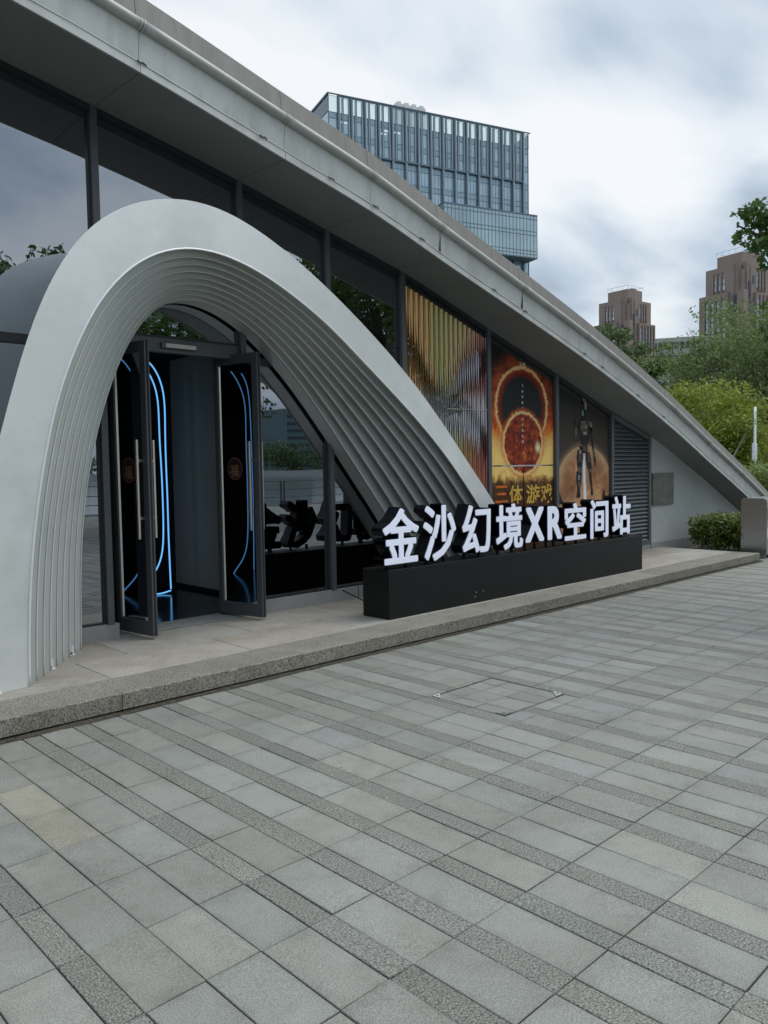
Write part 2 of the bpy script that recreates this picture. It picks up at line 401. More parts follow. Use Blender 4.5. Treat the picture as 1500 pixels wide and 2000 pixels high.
# grit and dead leaves lying in the gap below the kerb
gm = MB()
for i in range(1500):
    x = random.uniform(-1, 13); y = 4.962-abs(random.gauss(0, .03)); s = random.uniform(.003, .011); a = random.uniform(0, 6.28); z = .006+random.random()*.006
    gm.add([(x+s*math.cos(a+q*1.57+random.uniform(-.3,.3))*(1 if q % 2 else .5), y+s*math.sin(a+q*1.57)*(1 if q % 2 else .5), z+random.random()*.004) for q in range(4)], [(0,1,2,3)])
tag(gm.build('leaf_litter', mat('litter', (.12, .09, .05), .9, var=.5, vscale=40)), 'brown grit and dead leaves lying along the foot of the granite kerb', 'litter', kind='stuff')

# manhole cover
mc = empty('manhole_cover', ((mh[0]+mh[1])/2, (mh[2]+mh[3])/2, 0), 'paved inspection cover with white triangular corner plates set in the plaza', 'manhole cover')
xs = [mh[0]+.012, mh[0]+.14, mh[0]+.36, mh[1]-.15, mh[1]-.012]; ys = [mh[2]+.012, mh[2]+.27, mh[3]-.17, mh[3]-.012]
q = []
for i in range(len(xs)-1):
    for j in range(len(ys)-1):
        b = random.gauss(1.02, .05); q.append((xs[i], xs[i+1], ys[j], ys[j+1], (b, b, b)))
o = slab_mesh('paving_inlay', q, M_tile, z=-.001); o.parent = mc; o.matrix_parent_inverse = mc.matrix_world.inverted()
f = MB()
for a, b in (((mh[0], mh[2], -.012), (mh[1], mh[2]+.006, -.003)), ((mh[0], mh[3]-.009, -.012), (mh[1], mh[3], .0)), ((mh[0], mh[2]+.009, -.012), (mh[0]+.009, mh[3]-.009, .0)), ((mh[1]-.009, mh[2]+.009, -.012), (mh[1], mh[3]-.009, .0))): f.box(a, b)
f.build('cover_frame', mat('cover_frame_metal', (.09, .09, .085), .6, .3), mc)
M_plate = mat('white_plate', (.42, .43, .41), .5, var=.15, vscale=30)
for k, (cx, cy, sgx, sgy) in enumerate(((mh[0]+.012, mh[3]-.012, 1, -1), (mh[1]-.012, mh[2]+.012, -1, 1), (mh[0]+.012, mh[2]+.012, 1, 1))):
    p = MB(); h = .006; s = .075
    a, b, c = (cx, cy), (cx+sgx*s, cy), (cx, cy+sgy*s)
    p.add([(*a, .001), (*b, .001), (*c, .001), (*a, h), (*b, h), (*c, h)], [(0,2,1),(3,4,5),(0,1,4,3),(1,2,5,4),(2,0,3,5)])
    o = p.build('corner_plate', M_plate if k < 2 else mat('worn_plate', (.16, .165, .155), .7), mc)
    hh = MB(); hh.tube([(cx+sgx*.024, cy+sgy*.024, h-.001), (cx+sgx*.024, cy+sgy*.024, h+.0012)], .009, 12); hh.build('key_hole', M_dark, o)

# platform: kerb stones and slabs
ZP = .135
kx = [-9, -7.6, -6.2, -4.9, -3.7, -2.5, -1.3, -.05, 1.13, 2.314, 3.492, 5.724, 6.85, 8.34, 9.85, 11.35, 13.12]
vs = MB()
tt = []
for a, b in zip(kx[:-1], kx[1:]):
    m_ = MB(); n_ = max(4, int((b-a)/.04))
    # slightly chipped front top edge
    X = np.linspace(a+.002, b-.002, n_+1); ch = [(.004+.004*random.random()) + (.012*random.random() if random.random() < .12 else 0) for _ in X]
    dz = random.uniform(-.0015, .0015); dy = random.uniform(-.003, .003)
    A = [(x, 4.968+dy, .022) for x in X]; B = [(x, 4.966+dy, ZP+dz-c) for x, c in zip(X, ch)]; Cc = [(x, 4.966+dy+c, ZP+dz) for x, c in zip(X, ch)]; D = [(x, 5.372, ZP+dz) for x in X]; E_ = [(x, 5.372, .022) for x in X]
    for p, q_ in ((A, B), (B, Cc), (Cc, D), (D, E_), (E_, A)): m_.strip(p, q_)
    m_.add([A[0], B[0], Cc[0], D[0], E_[0]], [(0,1,2,3,4)]); m_.add([A[-1], B[-1], Cc[-1], D[-1], E_[-1]], [(4,3,2,1,0)])
    vs.add(m_.v, m_.f); b_ = random.gauss(1, .06); tt += [(b_, b_*.99, b_*.97)]*len(m_.f)
def build_tinted(mb, name, mat_, tints):
    me = bpy.data.meshes.new(name); me.from_pydata(mb.v, [], mb.f); me.materials.append(mat_)
    at_ = me.color_attributes.new('tint', 'FLOAT_COLOR', 'CORNER'); arr = []
    for f_, t_ in zip(mb.f, tints): arr += [(*t_, 1)]*len(f_)
    at_.data.foreach_set('color', np.array(arr, 'f').ravel()); me.update()
    bm = bmesh.new(); bm.from_mesh(me); bmesh.ops.recalc_face_normals(bm, faces=bm.faces); bm.to_mesh(me); bm.free()
    o = bpy.data.objects.new(name, me); COL.objects.link(o); return o
tag(build_tinted(vs, 'kerb', M_kerb, tt), kind='structure')
b = MB(); b.box((-9, 5.0, -.02), (13.1, 7.4, .118)); tag(b.build('platform_base', M_soil), kind='structure')
q = []
yrow = [5.376, 6.0, 6.66]; off = [2.63, 3.06]
for r in range(2):
    x = -9+off[r] % 1.2
    st = [ -8.6+off[r]+i*1.2 - (0 if r else .0) for i in range(20)]
    st = [s for s in st if -9 < s < 13.1]; st = [-9]+st+[13.11]
    for a, c in zip(st[:-1], st[1:]):
        b_ = random.gauss(1, .07); w = random.gauss(0, .014)
        q.append((a, c, yrow[r], yrow[r+1], (b_*(1+w), b_, b_*(1-w))))
tag(slab_mesh('platform', q, M_slab, z=ZP, dz=.0008, gap=.005, depth=.03), kind='structure')

# ------------------------------------------------------------------ EXHIBITION HALL
hall = empty('exhibition_hall', (8, 8, ZP), 'low hall with a long sloping grey metal roof coming down to the ground', 'building')
YW = 6.645
sx = np.array([-7, -4.5, -2.2, -.2, 1.5, 3.025, 4.477, 5.573, 6.748, 8.321, 9.906, 11.376, 12.715, 14.42, 15.859, 17.45])
szi = [4.9, 5.1, 5.19, 5.14, 4.97]; szo = [4.86, 5.06, 5.15, 5.1, 4.93]
inn = [(182,207),(467,354),(637,450),(788,532),(953,643),(1087,732),(1190,803),(1270,853),(1357,922),(1420,978)]
out = [(276,142),(561,313),(734,418),(870,513),(1031,623),(1156,711),(1254,787),(1323,845),(1393.5,909.7),(1460,970)]
YA, YB = 5.689, .037
def Yo(x): return YA+YB*x
for (ix, iy), (ox, oy) in zip(inn, out):
    I = onY(ix, iy, YW); szi.append(I[2])
    O = onS(ox, oy, YA, YB); szo.append((O[0], O[2]))
ox = [-7, -4.5, -2.2, -.2, 1.5] + [p[0] for p in szo[5:]] ; oz = szo[:5] + [p[1] for p in szo[5:]]
szi.append(.16); ox.append(17.85); oz.append(.17)
sxi = [-7, -4.5, -2.2, -.2, 1.5] + [onY(ix, iy, YW)[0] for ix, iy in inn] + [17.45]
def smooth(xs, ys):
    """smooth cubic through measured points"""
    xs = np.array(xs, float); ys = np.array(ys, float)
    m_ = np.gradient(ys, xs)
    def f(x):
        i = int(np.clip(np.searchsorted(xs, x)-1, 0, len(xs)-2)); h = xs[i+1]-xs[i]; t = (x-xs[i])/h
        return (2*t**3-3*t*t+1)*ys[i]+(t**3-2*t*t+t)*h*m_[i]+(-2*t**3+3*t*t)*ys[i+1]+(t**3-t*t)*h*m_[i+1]
    return f
ZI = smooth(sxi, szi); ZO = smooth(ox, oz)
def S(x): return float(np.interp(x, [3, 5, 9, 14], [1.0, 1.0, .95, .93]))
def fp(x, dy, dz): return (x, Yo(x)+dy, ZO(x)+dz*S(x))
JX = [-7, -4.6, -2.9, -1.2, .3, 1.7, 3.03, 4.45, 5.55, 6.62, 8.2, 9.75, 11.2, 12.55, 14.0, 15.6, 17.8]
for a, b in zip(JX[:-1], JX[1:]):
    n_ = max(4, int((b-a)/.15)); X = np.linspace(a+.0022, b-.0022, n_+1)
    prof = [(.02, -.0), (0, 0), (0, .062), (.028, .066), (.026, .075), (.004, .325), (.06, .33)]
    m_ = MB()
    for p, q_ in zip(prof[:-1], prof[1:]): m_.strip([fp(x, *p) for x in X], [fp(x, *q_) for x in X])
    e = [fp(X[0], *p) for p in prof]; m_.add(e, [tuple(range(len(e)))]); e = [fp(X[-1], *p) for p in prof]; m_.add(e, [tuple(range(len(e)))[::-1]])
    m_.build('fascia_panel', M_fascia, hall)
    m_ = MB(); prof = [(.04, .36), (.038, .365), (.066, .628), (.088, .645), (.25, .65)]
    for p, q_ in zip(prof[:-1], prof[1:]): m_.strip([fp(x, *p) for x in X], [fp(x, *q_) for x in X])
    m_.build('parapet_panel', M_band, hall)
    # soffit panel with a shallow joint
    m_ = MB()
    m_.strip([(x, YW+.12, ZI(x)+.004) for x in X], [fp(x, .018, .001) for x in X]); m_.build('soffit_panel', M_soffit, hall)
    X2 = np.linspace(a+.03, b+.03, n_+1)
    m_ = MB(); m_.tube([fp(x, -.006, .358) for x in X2], .045, 12); p_ = m_.build('gutter_pipe', M_pipe, hall, smooth=True)
    m_ = MB(); m_.tube([fp(b+.018, -.006, .358), fp(b+.034, -.006, .358)], .0485, 14); m_.tube([fp(b-.008, -.006, .358), fp(b+.004, -.006, .358)], .0485, 14); m_.build('pipe_collar', M_pipe, p_, smooth=False)
# dark backing behind the joints, roof deck, end and back
X = np.linspace(-7, 17.5, 120)
m_ = MB(); prof = [(.036, .03), (.034, .34), (.06, .37), (.08, .62)]
for p, q_ in zip(prof[:-1], prof[1:]): m_.strip([fp(x, *p) for x in X], [fp(x, *q_) for x in X])
m_.strip([(x, YW+.13, ZI(x)+.03) for x in X], [fp(x, .05, .03) for x in X])
m_.build('joint_backing', M_dark, hall)
m_ = MB(); m_.strip([fp(x, .25, .65) for x in X], [(x, 13.5, ZO(x)+.75) for x in X]); m_.strip([(x, 13.5, ZO(x)+.75) for x in X], [(x, 13.5, 0) for x in X])
m_.add([(-7, 13.5, 0), (-7, 13.5, 5.6), fp(-7, .25, .62), fp(-7, .0, 0), (-7, YW+.13, 4.9), (-7, YW+.13, 0)], [(0,1,2,3,4,5)])
m_.build('roof', mat('roof_sheet', (.25, .25, .24), .6, var=.1), hall)
# light cord along the fascia groove
pts = [fp(x, -.001+.0015*math.sin(x*17), .070+.0025*math.sin(x*3.1)+.0012*math.sin(x*13)) for x in np.linspace(-4, 16.8, 420)]
m_ = MB(); m_.tube(pts, .0065, 6); co = m_.build('light_cord', mat('cord_clear', (.5, .52, .5), .35), hall, smooth=True)
for x in (3.04, 4.2, 5.0, 5.6, 6.3, 7.6, 8.25, 9.7, 10.2, 11.3, 12.2):
    m_ = MB(); m_.tube([fp(x-.04, -.006, .073), fp(x-.015, -.012, .064), fp(x+.01, -.008, .080), fp(x+.04, -.006, .070)], .0055, 6); m_.build('cord_knot', M_frame2, co, smooth=True)

# sill along the glazing
sill = [(-7, -2), (-2, 1.2), (1.2, 3.1), (4.36, 5.94), (5.95, 7.6), (7.61, 9.3), (9.31, 11.2), (11.21, 12.73)]
for a, b in sill:
    m_ = MB(); m_.prism([(0, 0)], 0, 0) if False else None
    m_.box((a+.003, YW, ZP-.02), (b-.003, YW+.25, ZP+.135)); m_.build('sill', M_sill, hall, bevel=.004)
m_ = MB(); m_.box((12.735, YW-.012, 0), (17.0, YW+.2, .235)); m_.build('plinth', M_sill, hall, bevel=.004)
# rendered end wall
for a, b in ((12.735, 14.33), (14.338, 15.95), (15.958, 17.4)):
    X = np.linspace(a, b, 12); m_ = MB()
    m_.strip([(x, YW, .236) for x in X], [(x, YW, max(.24, ZI(x)+.02)) for x in X])
    m_.strip([(a, YW, .236), (a, YW, ZI(a))], [(a, YW+.1, .236), (a, YW+.1, ZI(a))])
    m_.build('end_wall_panel', M_wall, hall)
# glazing: mullions, transom, panes
MUL = [-5.2, -3.6, -2.0, -.5, .95, 3.02, 4.475, 5.585, 6.735, 8.335, 9.915, 11.475]
def mull(x, w=.062, y0=YW-.012, zb=ZP+.135, mt=M_frame):
    m_ = MB(); m_.box((x-w/2, y0, zb), (x+w/2, YW+.14, ZI(x)+.01)); return m_.build('mullion', mt, hall, bevel=.003)
for x in MUL: mull(x, .06 if x < 6 else .07)
mull(4.40, .05, YW+.06)
m_ = MB(); X = np.linspace(-7, 12.7, 100)      # head frame under the soffit
for y0, h in ((YW-.004, .055), (YW+.05, .12)):
    m_.strip([(x, y0, ZI(x)+.01) for x in X], [(x, y0, ZI(x)-h) for x in X]); m_.strip([(x, y0, ZI(x)-h) for x in X], [(x, YW+.14, ZI(x)-h) for x in X])
m_.build('head_frame', M_frame2, hall)
YG = 6.70
def pane(x0, x1, z0, z1f, name='window'):
    n_ = 8; X = np.linspace(x0, x1, n_+1)
    t_ = [z1f(x) if callable(z1f) else z1f for x in X]
    fr = MB()   # slim gasket
    for a, b in (((x0, z0), (x1, z0+.018)),): fr.box((a[0], YG-.02, a[1]), (b[0], YG+.02, b[1]))
    fr.box((x0, YG-.02, z0+.018), (x0+.012, YG+.02, t_[0]-.005)); fr.box((x1-.012, YG-.02, z0+.018), (x1, YG+.02, t_[-1]-.005))
    fo = fr.build(name, M_frame2, hall)
    g_ = MB(); g_.strip([(x, YG+random.uniform(-.0004, .0004), z0) for x in X], [(x, YG, t) for x, t in zip(X, t_)])
    dx = random.uniform(-.002, .002)
    g_.strip([(x, YG+.012, z0) for x in X[::-1]], [(x, YG+.012, t) for x, t in zip(X[::-1], t_[::-1])])
    g_.build('pane', M_glass, fo)
for a, b in zip(MUL[:-1], MUL[1:]):
    if b <= 3.1:
        pane(a+.03, b-.03, ZP+.135, 2.66); pane(a+.03, b-.03, 2.72, ZI)
    elif a < 4.0:
        pane(a+.03, b-.03, 2.83, ZI)
    elif a < 6: pane(a+.03, b-.03, ZP+.135, 2.66); pane(a+.03, b-.03, 2.72, ZI)
    else: pane(a+.035, b-.035, ZP+.135, ZI)
for a, b in ((-5.2, 3.0), (4.5, 5.56), (5.62, 6.70)):
    m_ = MB(); m_.box((a, YG-.045, 2.66), (b, YG+.04, 2.72)); m_.build('transom', M_frame2, hall)
m_ = MB(); m_.box((3.05, YW+.04, 2.70), (4.445, YG+.06, 2.83)); m_.build('door_header', M_frame, hall, bevel=.003)
dc = MB(); dc.box((3.60, YW+.005, 2.735), (3.96, YW+.04, 2.785)); dc = dc.build('door_closer', M_frame, hall, bevel=.002)  # door closer bar on the header; gives no light
q_ = MB(); q_.box((3.635, YW-.002, 2.742), (3.945, YW+.006, 2.778)); q_.build('lens', mat('closer_plate', (.55, .55, .5), .4), dc)  # pale front plate of the door closer
# interior
m_ = MB(); m_.box((-7, 6.9, ZP-.03), (12.7, 13.4, ZP+.004)); m_.build('room_floor', M_rfloor, hall)
m_ = MB(); m_.box((-7, 9.12, ZP), (12.7, 9.22, 4.0)); m_.build('back_wall', M_roomd, hall)
m_ = MB(); m_.box((5.03, 7.0, ZP+.01), (5.12, 9.12, 3.2)); m_.build('partition', M_room, hall)
m_ = MB(); m_.box((5.018, 7.0, ZP+.004), (5.03, 9.12, ZP+.05)); m_.build('skirting', M_dark, hall)
m_ = MB(); m_.box((-7, 6.85, 3.0), (12.7, 13.4, 3.06)); m_.build('ceiling', M_dark, hall)
m_ = MB(); m_.box((5.13, 6.9, ZP), (12.7, 6.93, 2.9)); m_.build('blind_board', M_dark, hall)
m_ = MB(); m_.box((5.0, 7.75, 2.28), (5.03, 7.83, 2.42)); m_.build('wall_speaker', M_frame2, hall)
m_ = MB(); m_.box((5.005, 7.75, 1.32), (5.03, 7.88, 1.44)); sw = m_.build('wall_switch', M_frame2, hall)
# louvre bay
lv = MB(); x0, x1 = 11.515, 12.66
m_ = MB(); m_.box((12.66, YW-.015, ZP+.10), (12.73, YW+.1, ZI(12.7)+.02)); m_.box((11.5, YW-.015, ZP+.10), (12.66, YW+.1, ZP+.15))
m_.obox((11.5, YW-.015, ZI(11.5)-.075), (1.17, 0, ZI(12.67)-ZI(11.5)), (0, .1, 0), (0, 0, .07)); fr = m_.build('louvre_frame', M_louver, hall)
z = ZP+.16
while z < ZI(11.6)-.05:
    xe = x1
    for xx in np.linspace(x0, x1, 60):
        if z+.07 > ZI(xx)-.06: xe = xx; break
    if xe-x0 > .05:
        m_ = MB(); m_.obox((x0, YW+.0, z), (xe-x0, 0, 0), (0, .05, .055), (0, .008, -.008))
        m_.obox((x0, YW+.0, z-.010), (xe-x0, 0, 0), (0, .008, 0), (0, 0, .011)); m_.build('louvre_slat', M_louver, hall)
    z += .066
m_ = MB(); m_.strip([(x, YW+.09, ZP+.1) for x in (11.5, 12.7)], [(x, YW+.09, ZI(x)) for x in (11.5, 12.7)]); m_.build('louvre_back', M_dark, hall)

# ------------------------------------------------------------------ text
def text_mb(body, bold=0.0, size=1.0):
    cu = bpy.data.curves.new('tmp', 'FONT'); cu.body = body; cu.size = size; cu.offset = bold; cu.resolution_u = 3; cu.fill_mode = 'FRONT'
    o = bpy.data.objects.new('tmp', cu); COL.objects.link(o); bpy.context.view_layer.update()
    me = bpy.data.meshes.new_from_object(o.evaluated_get(bpy.context.evaluated_depsgraph_get()))
    COL.objects.unlink(o); bpy.data.objects.remove(o)
    v = np.array([p.co[:] for p in me.vertices]); f = [tuple(p.vertices) for p in me.polygons]
    return v, f, me
def flat_text(body, x0, x1, z0, z1, Y, mat_, parent, bold=.02, name='lettering', thick=.0015, label=None):
    """lettering fitted in a rectangle of the XZ plane, facing -Y"""
    v, f, me = text_mb(body, bold)
    lo, hi = v.min(0), v.max(0)
    X = x0+(v[:, 0]-lo[0])/(hi[0]-lo[0])*(x1-x0); Z = z0+(v[:, 1]-lo[1])/(hi[1]-lo[1])*(z1-z0)
    return solid_text(f, X, Z, Y, thick, mat_, parent, name, label)
def solid_text(f, X, Z, Y, thick, mat_, parent, name, label=None):
    me = bpy.data.meshes.new(name); n = len(X)
    me.from_pydata([(x, Y, z) for x, z in zip(X, Z)], [], f)
    bm = bmesh.new(); bm.from_mesh(me); bmesh.ops.remove_doubles(bm, verts=bm.verts, dist=1e-6)
    r_ = bmesh.ops.extrude_face_region(bm, geom=bm.faces[:]); nv = [g_ for g_ in r_['geom'] if isinstance(g_, bmesh.types.BMVert)]
    bmesh.ops.translate(bm, vec=(0, thick, 0), verts=nv); bmesh.ops.recalc_face_normals(bm, faces=bm.faces)
    bm.to_mesh(me); bm.free(); me.materials.append(mat_)
    o = bpy.data.objects.new(name, me); COL.objects.link(o)
    if parent is not None: o.parent = parent; o.matrix_parent_inverse = parent.matrix_world.inverted()
    if label: o['label'] = label
    return o

# ------------------------------------------------------------------ sign with standing letters
sign = empty('letter_sign', (7.7, 5.6, ZP), 'long low black sign box carrying ten standing white faced letters', 'sign')
m_ = MB(); m_.box((5.245, 5.425, ZP), (10.16, 5.80, .612)); m_.build('plinth_box', M_black, sign, bevel=.003)
for k in range(3):
    m_ = MB(); m_.tube([(6.55+[0,.12,-.02][k], 5.4245, .24+[.01,.012,-.035][k]), (6.55+[0,.12,-.02][k], 5.423, .24+[.01,.012,-.035][k])], .006, 8); m_.build('rivet', M_conc, sign)
LET = [('金', 5.207, 5.727, .652, 1.215), ('沙', 5.773, 6.291, .633, 1.222), ('幻', 6.375, 6.875, .655, 1.20), ('境', 6.951, 7.464, .645, 1.185),
       ('X', 7.500, 7.885, .695, 1.125), ('R', 7.945, 8.260, .693, 1.12), ('空', 8.310, 8.805, .655, 1.135), ('间', 8.895, 9.345, .635, 1.155), ('站', 9.430, 9.920, .640, 1.182)]
def fat_letter(ch, x0, x1, z0, z1, r, Y, depth, mt, parent, name):
    v, f, me = text_mb(ch, 0); lo, hi = v.min(0), v.max(0); m_ = MB(); nsh = 12
    X = x0+r+(v[:, 0]-lo[0])/(hi[0]-lo[0])*(x1-x0-2*r); Z = z0+r+(v[:, 1]-lo[1])/(hi[1]-lo[1])*(z1-z0-2*r)
    bm = bmesh.new(); vv = [bm.verts.new((a, 0, b)) for a, b in zip(X, Z)]
    for q in f:
        try: bm.faces.new([vv[i] for i in q])
        except ValueError: pass
    bmesh.ops.remove_doubles(bm, verts=bm.verts, dist=1e-6)
    bd = [(e.verts[0].index, e.verts[1].index) for e in bm.edges if len(e.link_faces) == 1] if bm.verts.index_update() is None else []
    V = [tuple(w.co) for w in bm.verts]; F = [tuple(w.index for w in q.verts) for q in bm.faces]; bm.free()
    for k in range(nsh):
        dx, dz = r*max(-1, min(1, 1.25*math.cos(k*2*math.pi/nsh))), r*max(-1, min(1, 1.25*math.sin(k*2*math.pi/nsh))); y = Y+k*.00012; n = len(V)
        m_.add([(a+dx, y, b+dz) for a, _, b in V]+[(a+dx, y+depth, b+dz) for a, _, b in V], F+[tuple(i+n for i in q[::-1]) for q in F]+[(a, b, b+n, a+n) for a, b in bd])
    return m_.build(name, mt, parent)
for ch, x0, x1, z0, z1 in LET:
    body = fat_letter(ch, x0, x1, z0, z1, .021 if ord(ch) > 256 else .028, 5.475, .15, M_side, sign, 'letter')
    fat_letter(ch, x0+.011, x1-.011, z0+.011, z1-.011, .0108 if ord(ch) > 256 else .018, 5.4655, .0075, M_white, body, 'letter_face')
    for t_ in (.25, .75):
        px = x0+(x1-x0)*t_; p = MB(); p.box((px-.012, 5.53, .610), (px+.012, 5.56, z0+.03)); p.build('post', M_side, body)
m_ = MB(); m_.tube([(5.62, 6.55, .27), (5.75, 6.35, .16), (5.85, 6.2, .15), (5.95, 6.0, .15), (6.1, 5.82, .16)], .008, 6)
tag(m_.build('power_cable', M_frame2, smooth=True), 'thin black cable lying on the platform behind the black sign box', 'cable')

# ------------------------------------------------------------------ entrance arch
def resample(P_, n):
    P_ = np.array(P_, float); s = np.r_[0, np.cumsum(np.linalg.norm(np.diff(P_, axis=0), axis=1))]
    t = np.linspace(0, s[-1], n); fx = smooth(s, P_[:, 0]); fz = smooth(s, P_[:, 1])
    Q = np.array([(fx(a), fz(a)) for a in t])
    for _ in range(14): Q[1:-1] = Q[1:-1]*.5+(Q[:-2]+Q[2:])*.25
    return Q
def to_ground(P_, zt=ZP, steep=1.12):
    a, b = P_[-2], P_[-1]; dx, dz = b[0]-a[0], (b[1]-a[1])*steep
    k = (zt-b[1])/dz
    mid = (b[0]+dx*k*.5, b[1]+dz*k*.5); return P_+[mid, (b[0]+dx*k*.97, zt)]
AY0, AY1 = 5.6-.06*1.9, .06
out_px = [(0,847),(16,792),(31,727),(47.5,677),(60,632),(75,597),(86,570),(105,530),(125,495),(140,472),(160,450),(172,439),(194,421),(215,407),(230,400),(280,387),(325,382.5),(375,386),(415,397),(470,425),(550,482.5),(630,552.5),(650,572),(716.8,641),(752,680),(792,727),(848,802),(918,909),(960,973)]
c0_px = [(56,1256),(58,1160),(66,1044),(76,960),(87.5,895),(107.5,787.5),(130,720),(149,671),(168,630),(192,585),(214.7,555),(241,529),(270.7,505),(299,491),(327,482.4),(355,479),(392,481.5),(416,488),(472,510),(528,543.5),(584,586),(640,633),(705.6,703),(784,785.6),(868,886),(936.6,990)]
c8_px = [(159,1262),(157,1180),(157,1120),(160,1036),(170,940),(184,864),(198,806),(214.7,752),(233,702),(255.7,658),(285.6,612),(308,592),(336,582),(358,579.5),(378.7,580.4),(416,592),(464.5,619),(509,657),(546.7,698.4),(584,745),(635.6,819),(677.6,883.6),(716.8,945),(756,1007)]
def pl(px, a, b): return [tuple(onS(x, y, a, b)[[0, 2]]) for x, y in px]
Pout = [(1.50, ZP), (1.56, .7), (1.66, 1.25)] + pl(out_px, AY0, AY1)
P0 = [(1.945, ZP)] + pl(c0_px, AY0, AY1)
P8 = [(2.66, ZP)] + pl(c8_px, 6.45, 0)
NA = 110
Cout, Cin, C8 = [resample(to_ground(p), NA) for p in (Pout, P0, P8)]
# stretch: the feet of the ribs fan out from the front edge to the opening
def ring(k): return Cin*(1-k/8)+C8*(k/8)
def Yk(x, k): return (AY0+AY1*x)*(1-k/8)+6.45*(k/8)
arch = empty('entrance_arch', (4.3, 6, ZP), 'big pale grey metal arch with stepped ribs framing the entrance doors', 'arch')
def pts(Cv, k, dy=0.): return [(p[0], Yk(p[0], k)+dy, p[1]) for p in Cv]
m_ = MB(); A, B = pts(Cout, 0), pts(Cin, 0)
mid = [tuple((np.array(a)+np.array(b))/2) for a, b in zip(A, B)]
m_.strip(A, mid); m_.strip(mid, B); m_.build('front_face', M_arch, arch, smooth=True)
back = []
for i, p in enumerate(Cout):
    t_ = i/(NA-1); sx_ = .37 if p[0] < 3.4 else np.interp(p[0], [3.4, 4.6], [.37, -.05]); back.append((p[0]+sx_, 6.58, max(ZP, p[1]-(.10 if p[1] > 1 else 0))))
m_ = MB(); m_.strip(back, A); m_.build('outer_side', M_arch_shade, arch, smooth=True)  # darker tone stands for the shade between arch and wall
m_ = MB(); m_.tube([(q[0], q[1]-.003, q[2]) for q in B], .0085, 8); m_.build('edge_trim', M_lip, arch, smooth=True)
for k in range(1, 9):          # funnel of slanting plates; each starts in the gap behind the lip of the one before
    a = ring(k); p_ = ring(k-1); o_ = p_+(p_-a)*.8
    for q in o_: q[1] = max(q[1], ZP)
    F0 = pts(a, k); prev = F0; m_ = MB()
    for t_ in (.35, .7, 1.0):
        cur = []
        for q, w in zip(a, o_):
            y0_, y1_ = Yk(q[0], k), Yk(w[0], k-1)+.085
            cur.append((q[0]+(w[0]-q[0])*t_, y0_+(y1_-y0_)*(t_**.8), q[1]+(w[1]-q[1])*t_))
        m_.strip(cur, prev); prev = cur
    m_.strip([(q[0], Yk(q[0], k-1)+.02, q[1]) for q in o_], prev)
    E1 = [(q[0], q[1]+.026, q[2]) for q in F0]; m_.strip(F0, E1)
    o = m_.build('rib', M_arch_shade, arch, smooth=False)
    m_ = MB(); m_.tube([(q[0], q[1]-.002, q[2]) for q in F0], .0058, 6)
    m_.build('rib_lip', M_lip if k in (1, 3, 5) else M_arch, o, smooth=True)
m_ = MB(); m_.strip(pts(C8, 8), [(p[0], 6.66, p[1]) for p in C8]); m_.build('reveal', M_arch, arch, smooth=True)
for (x, y) in ((1.72, 5.585), (2.235, 5.985), (2.53, 6.33)):
    m_ = MB(); m_.box((x-.03, y-.035, ZP+.001), (x+.03, y+.02, ZP+.006)); m_.box((x-.03, y+.014, ZP+.006), (x+.03, y+.02, ZP+.07)); b_ = m_.build('foot_bracket', M_lip, arch)
    m_ = MB(); m_.tube([(x, y-.01, ZP+.006), (x, y-.01, ZP+.022)], .009, 6); m_.build('bolt', M_frame, b_)

